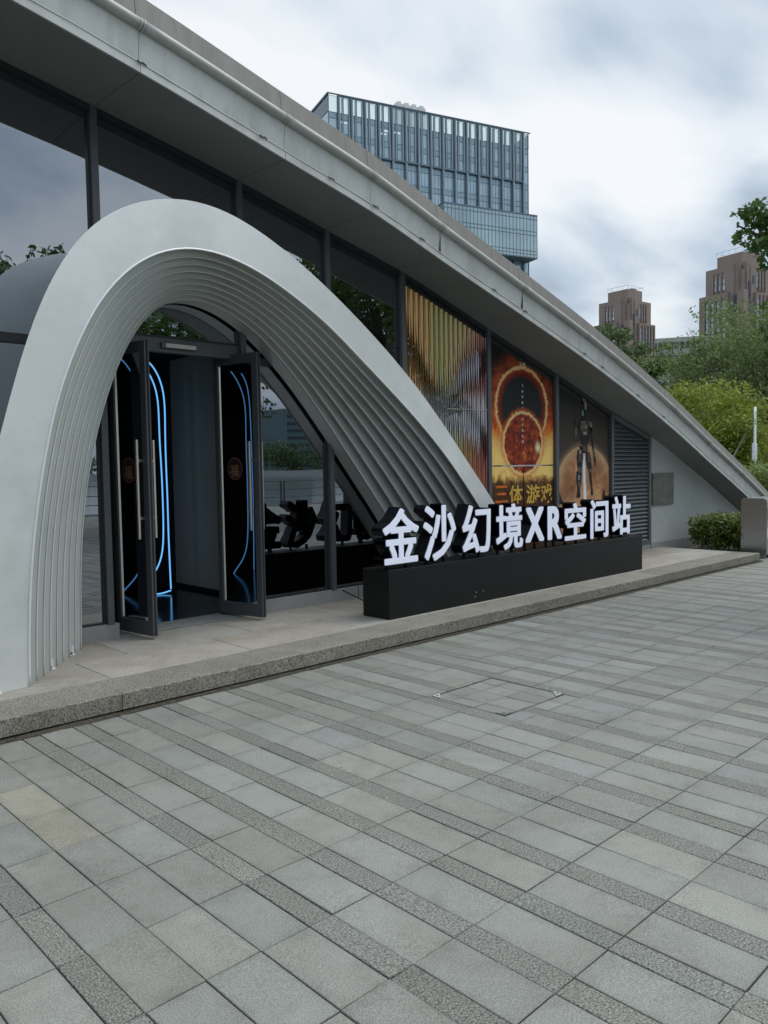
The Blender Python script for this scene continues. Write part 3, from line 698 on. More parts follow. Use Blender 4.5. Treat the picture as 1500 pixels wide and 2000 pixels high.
# ------------------------------------------------------------------ doors
def rot2(p, o, a): c, s = math.cos(a), math.sin(a); return (o[0]+p[0]*c-p[1]*s, o[1]+p[0]*s+p[1]*c)
M_dfr = mat('door_frame_metal', (.085, .092, .10), .42, .3)
M_redd = mat('sticker_dark', (.012, .007, .007), .6); M_red = mat('faded_red_sticker', (.13, .035, .028), .6); M_gold = mat('sticker_gold', (.20, .12, .07), .5)
def door(hx, hy, fx, fy, label, handed):
    d_ = empty('glass_door', (hx, hy, .15), label, 'door')
    L_ = math.hypot(fx-hx, fy-hy); u = np.array([(fx-hx)/L_, (fy-hy)/L_, 0]); n = np.array([u[1], -u[0], 0])*handed
    o = np.array([hx, hy, 0.0]); z0, z1 = .165, 2.735; th = .05; w = .075
    def b3(mb, a0, a1, h0, h1, t0=-th/2, t1=th/2): mb.obox(o+u*a0+n*t0+np.array([0, 0, h0]), u*(a1-a0), n*(t1-t0), (0, 0, h1-h0))
    f_ = MB(); b3(f_, 0, w*.8, z0, z1); b3(f_, L_-w, L_, z0, z1); b3(f_, w*.8, L_-w, z0, z0+.12); b3(f_, w*.8, L_-w, z1-.09, z1)
    fr = f_.build('door_frame', M_dfr, d_, bevel=.003)
    s_ = MB(); b3(s_, L_, L_+.003, z0, z1, -.008, .008); s_.build('edge_seal', M_dark, fr)
    g_ = MB(); b3(g_, w*.8, L_-w, z0+.12, z1-.09, -.004, .004); g_.build('door_glass', M_dglass, d_)
    e_ = MB(); b3(e_, w*.8+.002, w*.8+.010, z0+.13, z1-.1, -.014, .014); e_.build('glazing_bead', M_handle, d_)
    for sgn in (-1, 1):
        h_ = MB(); b3(h_, L_-w-.004, L_-w+.016, 1.02, 1.88, sgn*.085-.009, sgn*.085+.009); hd = h_.build('handle', M_handle, d_, bevel=.002)
        for hz in (1.20, 1.70):
            q_ = MB(); lo_, hi_ = sorted((sgn*.026, sgn*.076)); b3(q_, L_-w-.001, L_-w+.013, hz-.012, hz+.012, lo_, hi_); q_.build('handle_arm', M_steel, hd)
    # lock
    q_ = MB(); c_ = o+u*(L_-.14)+n*(-handed*th/2*1.0)+np.array([0, 0, z0+.05]); q_.tube([c_-n*handed*.004, c_+n*handed*.006], .012, 12); q_.build('floor_lock', M_frame, fr)
    # round new year sticker with its character
    r_ = .115; cz = 1.62; ca = L_*.42
    for sgn in (-1, 1):
        st = MB(); ring_o = [o+u*(ca+r_*math.cos(q)*.9)+n*(sgn*.006)+np.array([0, 0, cz+r_*math.sin(q)]) for q in np.linspace(0, 2*math.pi, 33)[:-1]]
        ring_i = [o+u*(ca+r_*.86*math.cos(q)*.9)+n*(sgn*.006)+np.array([0, 0, cz+r_*.86*math.sin(q)]) for q in np.linspace(0, 2*math.pi, 33)[:-1]]
        st.strip(ring_o, ring_i, close=True); sk = st.build('round_sticker', M_red, d_)
        dk = MB(); dk.add(ring_i, [tuple(range(len(ring_i)))]); dk.build('sticker_disc', M_redd, sk)
    v, f, me = text_mb('福', .015); lo, hi = v.min(0), v.max(0); q = (v-lo)/(hi-lo)
    V = [o+u*(ca+(a[0]-.5)*.12)*1.0+n*.0+np.array([0, 0, cz-.08+a[1]*.12])-np.array([.011, 0, 0]) for a in q]
    me2 = bpy.data.meshes.new('sticker_character'); me2.from_pydata([tuple(p) for p in V], [], f); me2.materials.append(M_gold)
    so_ = bpy.data.objects.new('sticker_character', me2); COL.objects.link(so_); so_.parent = sk
    return d_
door(3.205, 6.87, 3.285, 6.345, 'open black framed glass door leaf beside the left foot of the arch', 1)
door(4.32, 6.93, 4.44, 6.345, 'open black framed glass door leaf in the middle of the arch, nearer the sign', 1)
m_ = MB(); m_.box((3.08, 6.66, ZP+.001), (4.4, 7.0, ZP+.008)); m_.build('threshold', M_slab if False else M_sill, hall)

# neon loops on the back wall
neon = empty('neon_light', (4.6, 8.9, 1.4), 'double line of blue neon tube looping down the dark wall inside the doorway', 'neon light')
def neon_line(pxs):
    P_ = [onY(x, y, 8.62) for x, y in pxs]; P_ = resample([(p[0], p[2]) for p in P_], 60); m_ = MB(); m_.tube([(p[0], 8.62, p[1]) for p in P_], .0085, 6); m_.build('neon_tube', M_neon, neon, smooth=True)
neon_line([(262,688),(278,695),(292,703),(305,722),(314,742),(320,765),(322,795),(322.5,850),(324,900),(327,970),(329,1040),(332,1110),(334,1150)])
neon_line([(334,1153),(328,1158),(310,1164),(288,1164),(278,1156),(276,1148),(280,1140),(296,1130),(309,1112),(317,1092),(319,1060),(318,980),(316,930),(313,880),(311,850),(310,800),(308,772),(303,750),(296,732),(285,720)])

# second loop of the same neon on the left part of the back wall, seen only mirrored in the right-hand door leaf
M_neon = mat('dim_blue_neon', (.1, .4, 1), .4, emit=(.14, .42, .85), estr=.3)
neon = empty('neon_light', (2.6, 8.9, 1.4), 'second loop of blue neon tube, mirrored faintly in the glass of the right door leaf', 'neon light')
_h = np.array([4.32, 6.93, 0]); _n = np.array([-(6.345-6.93), (4.44-4.32), 0]); _n = _n/np.linalg.norm(_n)
def mir(x, y):
    d_ = ray(x, y); t_ = ((_h-C0)@_n)/(d_@_n); p = C0+d_*t_; r_ = d_-2*(d_@_n)*_n; return p+r_*((8.62-p[1])/r_[1])
for lst in ([(447.6,720.6),(456,724.8),(463,740),(472.8,760),(479,775),(480.5,806),(481,848),(484,946),(485,1000),(485,1050),(482,1084),(466,1108),(450,1124),(447,1136),(456,1147),(478,1143)],
            [(461.6,717),(474,727.6),(481,740),(486.8,771),(489,799),(491,848),(494,932),(496,1030),(497,1138)]):
    P_ = [mir(x, y) for x, y in lst]; P_ = resample([(p[0], p[2]) for p in P_], 60); m_ = MB(); m_.tube([(p[0], 8.62, p[1]) for p in P_], .0085, 6); m_.build('neon_tube', M_neon, neon, smooth=True)

# ------------------------------------------------------------------ posters
def nodes_mat(name):
    M = bpy.data.materials.new(name); M.use_nodes = True; return M, M.node_tree, M.node_tree.nodes['Principled BSDF']
class NT:
    def __init__(s, t): s.t = t
    def val(s, v, sock):
        if isinstance(v, (int, float)): sock.default_value = v
        elif isinstance(v, tuple): sock.default_value = v if len(v) == len(sock.default_value) else (*v, 1)
        else: s.t.links.new(v, sock)
    def m(s, op, a, b=0., c=0.):
        n = s.t.nodes.new('ShaderNodeMath'); n.operation = op
        for i, v in enumerate((a, b, c)): s.val(v, n.inputs[i])
        return n.outputs[0]
    def noise(s, vec, sc, det=4, rough=.6, dist=0.):
        n = s.t.nodes.new('ShaderNodeTexNoise'); n.inputs['Scale'].default_value = sc; n.inputs['Detail'].default_value = det; n.inputs['Roughness'].default_value = rough; n.inputs['Distortion'].default_value = dist
        s.t.links.new(vec, n.inputs[0]); return n.outputs[0]
    def mr(s, v, a, b, c=0., d=1.):
        n = s.t.nodes.new('ShaderNodeMapRange'); n.interpolation_type = 'SMOOTHSTEP'; s.val(v, n.inputs[0])
        for i, q in enumerate((a, b, c, d)): s.val(q, n.inputs[i+1])
        return n.outputs[0]
    def mix(s, f, a, b, mode='MIX'):
        n = s.t.nodes.new('ShaderNodeMix'); n.data_type = 'RGBA'; n.blend_type = mode
        s.val(f, n.inputs[0]); s.val(a, n.inputs[6]); s.val(b, n.inputs[7]); return n.outputs[2]
    def ramp(s, f, stops):
        n = s.t.nodes.new('ShaderNodeValToRGB'); s.t.links.new(f, n.inputs[0]); e = n.color_ramp.elements
        while len(e) < len(stops): e.new(.5)
        for i, (p, c) in enumerate(stops): e[i].position = p; e[i].color = (*c, 1)
        return n.outputs[0]
    def dist(s, X, Z, cx, cz, ax, az):
        dx = s.m('DIVIDE', s.m('SUBTRACT', X, cx), ax); dz = s.m('DIVIDE', s.m('SUBTRACT', Z, cz), az)
        return s.m('SQRT', s.m('ADD', s.m('MULTIPLY', dx, dx), s.m('MULTIPLY', dz, dz)))
# poster 1 : burning suns
M, t, P_ = nodes_mat('fiery_print'); n = NT(t)
co_ = t.nodes.new('ShaderNodeTexCoord'); sp_ = t.nodes.new('ShaderNodeSeparateXYZ'); t.links.new(co_.outputs['Object'], sp_.inputs[0]); X, Z = sp_.outputs[0], sp_.outputs[2]; V = co_.outputs['Object']
f1 = n.noise(V, 5, 8, .65, 1.2); f2 = n.noise(V, 14, 6, .7, .8)
bgv = n.m('ADD', n.mr(Z, 2.75, 1.75), n.m('MULTIPLY', n.m('SUBTRACT', f1, .5), 1.1))
bgv = n.m('SUBTRACT', bgv, n.mr(Z, 1.62, 1.15, 0, .42))
bg_ = n.ramp(bgv, [(.18, (.012, .013, .014)), (.36, (.10, .012, .006)), (.52, (.60, .085, .015)), (.70, (.95, .36, .05)), (.95, (1., .70, .22))])
d1 = n.dist(X, Z, 9.115, 2.42, .575, .53)
d1n = n.m('ADD', d1, n.m('MULTIPLY', n.m('SUBTRACT', f2, .5), .26))
flame = n.mr(d1n, 1.62, 1.05)
c = n.mix(n.m('MULTIPLY', flame, n.mr(f1, .35, .62, .3, .95)), bg_, (.55, .09, .02))
inside = n.mr(d1, 1.005, .985)
disc = n.mix(n.mr(d1n, .72, 1.04), (.016, .019, .019), (.34, .03, .012))
c = n.mix(inside, c, disc)
rim = n.m('MULTIPLY', n.mr(n.m('ABSOLUTE', n.m('SUBTRACT', n.m('ADD', d1, n.m('MULTIPLY', n.m('SUBTRACT', f2, .5), .24)), 1.03)), .075, .0), n.mr(Z, 1.95, 2.3, .35, 1.))
c = n.mix(rim, c, (.95, .62, .26))
d2 = n.dist(X, Z, 9.135, 1.915, .45, .43)
d2n = n.m('ADD', d2, n.m('MULTIPLY', n.m('SUBTRACT', f2, .5), .3))
sun_ = n.ramp(n.m('ADD', n.m('MULTIPLY', n.m('SUBTRACT', n.noise(V, 9, 9, .75, .6), .5), 2.3), .42), [(.1, (.06, .010, .008)), (.45, (.28, .035, .014)), (.72, (.58, .12, .02)), (.95, (.95, .62, .2))])
c = n.mix(n.m('MULTIPLY', n.mr(d2n, 1.22, 1.0), .8), c, (.70, .16, .03))
c = n.mix(n.mr(d2, 1.01, .985), c, sun_)
c = n.mix(n.mr(n.m('ABSOLUTE', n.m('SUBTRACT', n.m('ADD', d2, n.m('MULTIPLY', n.m('SUBTRACT', f2, .5), .24)), 1.0)), .08, .0), c, (.98, .66, .28))
c = n.mix(n.m('MULTIPLY', n.mr(n.dist(X, Z, 9.48, 1.86, .10, .12), 1., 0.), 1.), c, (1., .88, .5))
c = n.mix(n.m('MULTIPLY', n.mr(n.m('ADD', Z, n.m('MULTIPLY', n.m('SUBTRACT', f1, .5), .35)), 1.50, 1.34), .93), c, (.028, .014, .012))
t.links.new(c, P_.inputs['Base Color']); P_.inputs['Roughness'].default_value = .5; P_.inputs['Specular IOR Level'].default_value = .15
M_fire = M
def sheet(name, x0, x1, z0, zf, Y, mt, parent, thick=.004, label=None):
    Xs = np.linspace(x0, x1, 16); m_ = MB()
    A = [(x, Y, z0) for x in Xs]; B = [(x, Y, zf(x) if callable(zf) else zf) for x in Xs]
    A2 = [(x, Y+thick, z0) for x in Xs]; B2 = [(x, Y+thick, zf(x) if callable(zf) else zf) for x in Xs]
    m_.strip(A, B); m_.strip(B2, A2); m_.strip(B, B2); m_.strip(A2, A); m_.add([A[0], B[0], B2[0], A2[0]], [(3,2,1,0)]); m_.add([A[-1], B[-1], B2[-1], A2[-1]], [(0,1,2,3)])
    return m_.build(name, mt, parent, label=label)
top_ = lambda x: ZI(x)-.125
YP = 6.682
po = empty('poster', (9.12, YP, ZP+.14), 'window poster of two burning suns in orange and black with gold lettering', 'poster', None)
o = bpy.data.objects
def place0(ob): return ob
s1 = sheet('printed_sheet', 8.385, 9.865, 1.612, top_, YP, M_fire, None); s1.parent = po; s1.matrix_parent_inverse = po.matrix_world.inverted()
sheet('printed_sheet', 8.385, 9.125, ZP+.15, 1.595, YP, M_fire, po); sheet('printed_sheet', 9.143, 9.865, ZP+.15, 1.595, YP, M_fire, po)
M_gold2 = mat('gold_print', (.72, .43, .08), .5, 0, .1, var=.45, vscale=9); M_pale = mat('pale_print', (.62, .58, .5), .5); M_orange = mat('orange_print', (.66, .16, .03), .5, 0, .1, var=.5, vscale=8)
flat_text('三', 8.49, 8.77, 1.10, 1.335, YP-.003, M_orange, po, .015); flat_text('体', 8.80, 9.115, 1.07, 1.335, YP-.003, M_gold2, po, .018)
flat_text('游', 9.19, 9.52, 1.06, 1.335, YP-.003, M_gold2, po, .018); flat_text('戏', 9.54, 9.83, 1.05, 1.335, YP-.003, M_gold2, po, .018)
for i, ch in enumerate('文明碎片'): flat_text(ch, 8.80+i*.2, 8.87+i*.2, 1.40, 1.465, YP-.003, M_gold2, po, .03)
flat_text('三体', 9.05, 9.20, 2.985, 3.045, YP-.003, M_pale, po, .03)
zc = 2.74
for i, ch in enumerate('飞向宇宙，寻找新的家园'):
    flat_text(ch, 9.118-.02*(0.4 if ch == '，' else 1), 9.118+.02*(0.4 if ch == '，' else 1), zc-.04*(.5 if ch == '，' else 1), zc, YP-.003, M_pale, po, .02); zc -= .078
# small print along the foot of the posters
for j in range(3):
    flat_text('XR · 2024', 8.9+j*.33, 9.1+j*.33, .42, .455, YP-.003, M_pale, po, .0) if False else None

# poster 2 : android before an orange planet
M, t, P_ = nodes_mat('planet_print'); n = NT(t)
co_ = t.nodes.new('ShaderNodeTexCoord'); sp_ = t.nodes.new('ShaderNodeSeparateXYZ'); t.links.new(co_.outputs['Object'], sp_.inputs[0]); X, Z = sp_.outputs[0], sp_.outputs[2]; V = co_.outputs['Object']
d1 = n.dist(X, Z, 10.72, 1.13, .84, .77)
f1 = n.noise(V, 3.2, 9, .68, .5); f2 = n.noise(V, 11, 7, .7)
bgc = n.mix(n.mr(Z, 2.9, 1.5), (.018, .019, .019), (.075, .058, .047))
bgc = n.mix(n.mr(d1, 1.13, .97, 0, .75), bgc, (.36, .22, .12))
pc = n.ramp(n.m('ADD', f1, n.m('MULTIPLY', n.m('SUBTRACT', f2, .5), .3)), [(.3, (.20, .09, .045)), (.5, (.45, .20, .095)), (.68, (.72, .43, .22))])
pc = n.mix(n.mr(d1, .72, 1.0, 0, .7), pc, (.62, .43, .24))
pc = n.mix(n.mr(Z, 1.25, .9, 0, .55), pc, (.60, .40, .22))
c = n.mix(n.mr(d1, 1.004, .99), bgc, pc)
beam = n.m('MULTIPLY', n.mr(n.m('ABSOLUTE', n.m('SUBTRACT', X, n.m('MULTIPLY_ADD', n.m('SUBTRACT', 1.8, Z), .06, 10.68))), .06, .012), n.mr(Z, 1.83, 1.7))
c = n.mix(beam, c, (.80, .86, .92))
t.links.new(c, P_.inputs['Base Color']); P_.inputs['Roughness'].default_value = .5; P_.inputs['Specular IOR Level'].default_value = .15
M_planet = M
p2 = empty('poster', (10.7, YP, ZP+.14), 'window poster of a dark android standing before an orange planet', 'poster')
sheet('printed_sheet', 9.965, 11.43, ZP+.15, top_, YP, M_planet, p2)
M_r1 = mat('android_dark', (.032, .027, .024), .5, 0, .1, var=.8, vscale=22); M_r2 = mat('android_mid', (.12, .10, .085), .5, 0, .1, var=.6, vscale=20); M_r3 = mat('android_pale', (.34, .34, .33), .5, 0, .1, var=.4, vscale=15)
M_r4 = mat('android_visor', (.16, .30, .36), .5, 0, .1)
def rob(pxs, mt, lift=.0, name='android_figure'):
    """flat print shapes given by their outline in the picture of the poster"""
    Q = [onY(x, y, YP) for x, y in pxs]; m_ = MB(); m_.prism([(q[0], q[2]) for q in Q], YP-.0025-lift, YP-.001); return m_
def c5(*p): return [(1070+x/5.881, 740+y/5.882) for x, y in p]
R1 = MB()
for lst in ([(360,470),(420,455),(480,475),(505,520),(500,600),(470,700),(455,760),(400,765),(375,740),(365,650),(345,560)],   # torso
            [(355,770),(455,765),(460,820),(435,850),(400,855),(370,820)],                                                    # hips
            [(342,815),(398,825),(406,900),(394,1000),(386,1060),(344,1060),(334,980),(330,900)],                             # thigh
            [(328,1060),(388,1065),(386,1180),(368,1260),(376,1360),(326,1370),(338,1260),(326,1170)],                        # shin
            [(434,835),(480,845),(497,940),(505,1040),(465,1060),(447,1000),(434,920)],                                       # thigh
            [(470,1060),(500,1070),(505,1150),(512,1240),(522,1335),(495,1340),(490,1240),(475,1150)],                        # shin
            [(480,480),(505,510),(505,620),(490,640),(480,560)], [(485,640),(512,650),(520,740),(540,860),(552,940),(548,1000),(530,960),(520,860),(500,760)],   # arm down
            [(345,520),(358,480),(352,600),(335,705),(300,710),(298,600),(300,500),(318,440),(330,520)],                       # arm raised
            [(375,350),(430,340),(440,440),(430,470),(385,465)], [(395,190),(425,190),(440,260),(445,330),(430,345),(378,350),(380,300),(395,250)]):
    q_ = rob(c5(*lst), None); R1.add(q_.v, q_.f)
R1.build('android_figure', M_r1, p2)
R2 = MB()
for lst in ([(375,490),(440,470),(455,530),(450,640),(400,640),(375,570)], [(460,480),(490,490),(503,545),(485,560),(465,520)], [(355,850),(388,850),(386,960),(352,960)], [(452,860),(470,860),(485,950),(465,960)],
            [(345,1010),(382,1010),(382,1080),(342,1080)], [(468,1030),(495,1030),(498,1075),(472,1075)], [(308,560),(340,560),(330,690),(306,690)], [(515,800),(530,800),(545,900),(530,900)],
            [(400,780),(450,780),(445,830),(410,830)], [(345,1180),(372,1180),(366,1240),(350,1240)]):
    q_ = rob(c5(*lst), None, .001); R2.add(q_.v, q_.f)
R2.build('android_armour', M_r2, p2)
R3 = MB()
for lst in ([(398,195),(424,195),(430,250),(402,255)], [(415,260),(440,270),(440,350),(425,350)], [(425,540),(445,540),(445,560),(425,560)], [(405,615),(440,610),(438,640),(410,645)], [(500,500),(506,520),(500,560),(492,540)], [(362,820),(385,822),(385,860),(360,855)]):
    q_ = rob(c5(*lst), None, .0018); R3.add(q_.v, q_.f)
R3.build('android_highlights', M_r3, p2)
R4 = MB()
for lst in ([(386,365),(405,360),(412,420),(390,425)], [(345,1105),(368,1105),(366,1160),(348,1165)]):
    q_ = rob(c5(*lst), None, .0022); R4.add(q_.v, q_.f)
R4.build('android_lights', M_r4, p2)
R5 = MB(); q_ = rob(c5((620,1370),(632,1300),(628,1245),(640,1290),(650,1270),(655,1320),(665,1350),(700,1330),(712,1230),(712,1440),(620,1440)), None, .0005); R5.add(q_.v, q_.f)
q_ = rob(c5((130,1290),(140,1330),(160,1390),(200,1440),(130,1440)), None, .0005); R5.add(q_.v, q_.f); R5.build('rock_silhouettes', M_r1, p2)

# ribbon curtain of twisted iridescent strips
rc = empty('ribbon_curtain', (7.5, 6.66, ZP+.14), 'curtain of twisted coppery and iridescent foil strips filling the tall window', 'window display')
M, t, P_ = nodes_mat('iridescent_foil'); n = NT(t)
co_ = t.nodes.new('ShaderNodeTexCoord'); sp_ = t.nodes.new('ShaderNodeSeparateXYZ'); t.links.new(co_.outputs['Object'], sp_.inputs[0]); X, Z = sp_.outputs[0], sp_.outputs[2]
k_ = n.m('ADD', n.m('MULTIPLY_ADD', X, .62, -4.25), n.m('MULTIPLY', n.m('SUBTRACT', n.noise(co_.outputs['Object'], 1.1, 2), .5), .5))
cA = n.ramp(k_, [(0.0, (.50, .27, .10)), (.22, (.46, .27, .10)), (.36, (.30, .29, .11)), (.60, (.40, .29, .14)), (.80, (.24, .10, .08)), (1., (.20, .07, .07))])
cB = n.ramp(k_, [(0., (.45, .33, .13)), (.5, (.30, .31, .12)), (.75, (.36, .12, .07)), (1., (.30, .12, .11))])
c = n.mix(n.mr(Z, 2.5, 1.7), cA, cB)
c = n.mix(n.m('MULTIPLY', n.mr(n.m('ABSOLUTE', n.m('SUBTRACT', Z, 2.25)), .42, .08), .75), c, (.55, .56, .60))  # pale silver band painted in for the sky the strips reflect
t.links.new(c, P_.inputs['Base Color']); P_.inputs['Metallic'].default_value = .55; P_.inputs['Roughness'].default_value = .25
M_foil = M
nr = 34
gA = smooth([6.7, 7.0, 7.25, 7.5, 7.8, 8.15, 8.35], [3.12, 2.82, 2.45, 2.34, 2.26, 2.0, 1.75]); gB = smooth([6.7, 7.5, 7.76, 8.0, 8.35], [2.0, 2.36, 2.68, 2.86, 2.98])
for i in range(nr):
    x = 6.80+i*(1.47/(nr-1)); zt = ZI(x)-.14; zb = ZP+.16; m_ = MB(); jt = .012*math.sin(i*3.1)+.02*math.sin(i*.61)
    zs = np.linspace(zb, zt, 110); A, B = [], []
    for z in zs:
        a_ = abs(z-gA(x)-jt); b_ = abs(z-gB(x)-jt) if x > 7.45 else 9
        c2_ = abs(z-gA(x)+1.15+jt)
        w_ = min(1, min(a_, b_, c2_)/.56)
        th = math.acos(max(.06, w_)); th = th if z > gA(x)+jt else -th
        hw = .0215*max(.05, w_); c_, s_ = .96, (.28 if i % 2 else -.28)
        A.append((x-hw*c_, 6.655-hw*s_, z)); B.append((x+hw*c_, 6.655+hw*s_, z))
    M_ = [(a[0]*.5+b[0]*.5, 6.655-.014, a[2]) for a, b in zip(A, B)]
    m_.strip(A, M_); m_.strip(M_, B); m_.build('foil_strip', M_foil, rc)
m_ = MB(); m_.tube([(7.5, 6.632, 2.33), (8.29, 6.632, 2.35)], .003, 6); m_.build('tie_wire', M_handle, rc)

# plaque
pq = empty('plaque', (13.14, YW, .88), 'weathered bronze plaque on the grey end wall near the louvred bay', 'plaque')
m_ = MB(); m_.box((12.76, YW-.028, .88), (13.53, YW-.001, 1.435)); m_.build('plate', M_plaque, pq, bevel=.004)
for i in range(9):
    z = 1.36-i*.048; m_ = MB(); x = 12.86
    while x < 13.42:
        w = random.uniform(.015, .05); m_.box((x, YW-.0295, z), (min(x+w, 13.44), YW-.028, z+.012)); x += w+.012
    m_.build('engraved_line', M_frame, pq)

# ------------------------------------------------------------------ bin
bn = empty('litter_bin', (13.7, 5.1, 0), 'brushed stainless steel litter bin with a rounded top at the end of the platform', 'litter bin')
b0 = onZ(1497, 1092, 0.0); bx, by = float(b0[0]), float(b0[1]); dp, wd, ht = .42, .95, 1.0
prof = []
for q in np.linspace(0, math.pi/2, 8): prof.append((.07-.07*math.sin(q), ht-.07+.07*math.cos(q)))
side = [(dp-.05, 0), (.05, 0), (.03, .03), (0, .10)] + [(0, ht-.07)] + [(.07-.07*math.cos(q), ht-.07+.07*math.sin(q)) for q in np.linspace(0, math.pi/2, 8)] + [(dp-.07+.07*math.sin(q), ht-.07+.07*math.cos(q)) for q in np.linspace(0, math.pi/2, 8)] + [(dp, .10), (dp-.03, .03)]
def bpt(p, x): return (bx+x, by+p[0], p[1])
for xa, xb in ((0, .03), (wd-.03, wd)):
    m_ = MB(); n_ = len(side); m_.add([bpt(p, xa) for p in side]+[bpt(p, xb) for p in side], [tuple(range(n_))[::-1], tuple(range(n_, 2*n_))]+[(i, (i+1) % n_, n_+(i+1) % n_, n_+i) for i in range(n_)])
    m_.build('side_panel', M_steel, bn)
m_ = MB(); inner = [(.02, .05)]+[(.02, .62)]; m_.box((bx+.03, by+.02, .06), (bx+wd-.03, by+dp-.02, .62)); m_.build('body', M_steel, bn, bevel=.006)
m_ = MB(); m_.box((bx+.03, by+.01, ht-.16), (bx+wd-.03, by+dp-.01, ht-.005)); m_.build('lid', M_steel, bn, bevel=.01)
m_ = MB(); m_.box((bx+.03, by+.12, .62), (bx+wd-.03, by+dp-.02, ht-.16)); m_.build('opening', M_dark, bn)
m_ = MB(); m_.box((bx+.06, by+.012, .33), (bx+.30, by+.019, .50)); m_.build('notice_label', mat('label_white', (.7, .74, .72), .5), bn)
for xx in (bx+.1, bx+wd-.1):
    m_ = MB(); m_.box((xx-.03, by+.06, 0), (xx+.03, by+dp-.06, .06)); m_.build('foot', M_steel, bn)

# ------------------------------------------------------------------ foliage
def leaves(n, centres, radii, size, flat=.35, seed=0, shape='quad'):
    r = np.random.default_rng(seed); k = len(centres)
    w = np.array([rr[0]*rr[1]*rr[2] for rr in radii])**.75; w = w/w.sum()
    idx = r.choice(k, n, p=w); c = np.array(centres)[idx]; R_ = np.array(radii)[idx]
    d_ = r.normal(size=(n, 3)); d_ /= np.linalg.norm(d_, axis=1)[:, None]; rad = r.random(n)**.45
    p = c + d_*rad[:, None]*R_
    nn = r.normal(size=(n, 3)); nn[:, 2] = np.abs(nn[:, 2])+flat; nn /= np.linalg.norm(nn, axis=1)[:, None]
    a = np.cross(nn, r.normal(size=(n, 3))); a /= np.linalg.norm(a, axis=1)[:, None]; b_ = np.cross(nn, a)
    s = size*(.6+.8*r.random(n))[:, None]
    droop = -.25*s*np.array([0, 0, 1.])
    if shape == 'quad':
        vs = np.stack([p-a*s*.5, p-b_*s*.28, p+a*s*.5+droop, p+b_*s*.28], 1).reshape(-1, 3); m_ = 4
    else:   # lobed broad leaf (six points)
        vs = np.stack([p-a*s*.45, p-a*s*.1-b_*s*.45, p+a*s*.2-b_*s*.22, p+a*s*.55+droop, p+a*s*.2+b_*s*.22, p-a*s*.1+b_*s*.45], 1).reshape(-1, 3); m_ = 6
    return vs, n, m_
def leaf_obj(name, data, mt, parent):
    vs, n_, m_ = data
    me = bpy.data.meshes.new(name); me.vertices.add(len(vs)); me.vertices.foreach_set('co', vs.astype('f').ravel())
    me.loops.add(n_*m_); me.loops.foreach_set('vertex_index', np.arange(n_*m_, dtype='i')); me.polygons.add(n_)
    me.polygons.foreach_set('loop_start', np.arange(0, n_*m_, m_, dtype='i')); me.polygons.foreach_set('loop_total', np.full(n_, m_, 'i'))
    me.materials.append(mt); me.update(calc_edges=True); me.validate()
    o = bpy.data.objects.new(name, me); COL.objects.link(o)
    if parent is not None: o.parent = parent; o.matrix_parent_inverse = parent.matrix_world.inverted()
    return o
M_bark = mat('bark', (.075, .062, .05), .9, var=.35, vscale=12, bump=.4, bscale=20)
def tree(name, label, base, h, cr, mt, n, size, seed, group=None, low=.3, nl=9, clump=.34, tr=None, shape='quad', flatten=.8, cat='tree', spread=1.0, extra=None, trunk_mat=None):
    r = np.random.default_rng(seed); base = np.array(base, float)
    root = empty(name, base, label, cat, group)
    tr = tr or h*.022; m_ = MB()
    lean = r.normal(size=2)*.03*h
    top = base+np.array([lean[0], lean[1], h*.8])
    P_ = [base+(top-base)*t+np.array([.02*h*math.sin(t*4+seed), .02*h*math.cos(t*3+seed), 0])*t for t in np.linspace(0, 1, 7)]
    m_.tube(P_, tr, 8, r1=tr*.25)
    cs, rs = [], []
    for i in range(nl):
        t = low+(1-low)*.85*(i+.5)/nl; az = i*2.4+r.random()
        st = base+(top-base)*min(.98, t*.85)
        reach = cr*spread*math.sqrt(max(.08, 1-((t-low-(1-low)*.42)/(.62*(1-low)))**2))*r.uniform(.55, 1.)
        en = base+np.array([math.cos(az)*reach, math.sin(az)*reach, h*min(.98, t+.12+.05*r.random())])
        mid = (st+en)/2+np.array([0, 0, .04*h*r.random()-.03*h])
        m_.tube([st, mid, en], tr*.42*(1-t*.5), 5, r1=tr*.06)
        for s_ in range(5):
            u_ = r.uniform(.35, 1.05); q = st+(en-st)*u_+r.normal(size=3)*cr*.20
            m_.tube([st+(en-st)*u_*.8, q], tr*.1, 4, r1=tr*.03)
            cs.append(q); rr = cr*clump*r.uniform(.55, 1.1); rs.append((rr, rr, rr*flatten*.8))
    cs.append(top+np.array([0, 0, .03*h])); rs.append((cr*clump, cr*clump, cr*clump*.9))
    if extra:
        for e_ in extra: cs.append(np.array(e_[0])); rs.append(e_[1])
    m_.build('trunk', trunk_mat or M_bark, root, smooth=True)
    leaf_obj('crown', leaves(n, cs, rs, size, seed=seed, shape=shape), mt, root)
    return root
L_dark = leafmat('leaf_dark', (.03, .06, .02), (.12, .18, .05), .8)
L_loc = leafmat('leaf_locust', (.05, .09, .03), (.22, .29, .09), .6)
L_yel = leafmat('leaf_yellow_green', (.055, .09, .014), (.36, .40, .05), 1.3)
L_hedge = leafmat('leaf_hedge', (.045, .08, .02), (.28, .35, .09), 2.)
L_plane = leafmat('leaf_plane_tree', (.03, .065, .018), (.12, .21, .05), 1.)

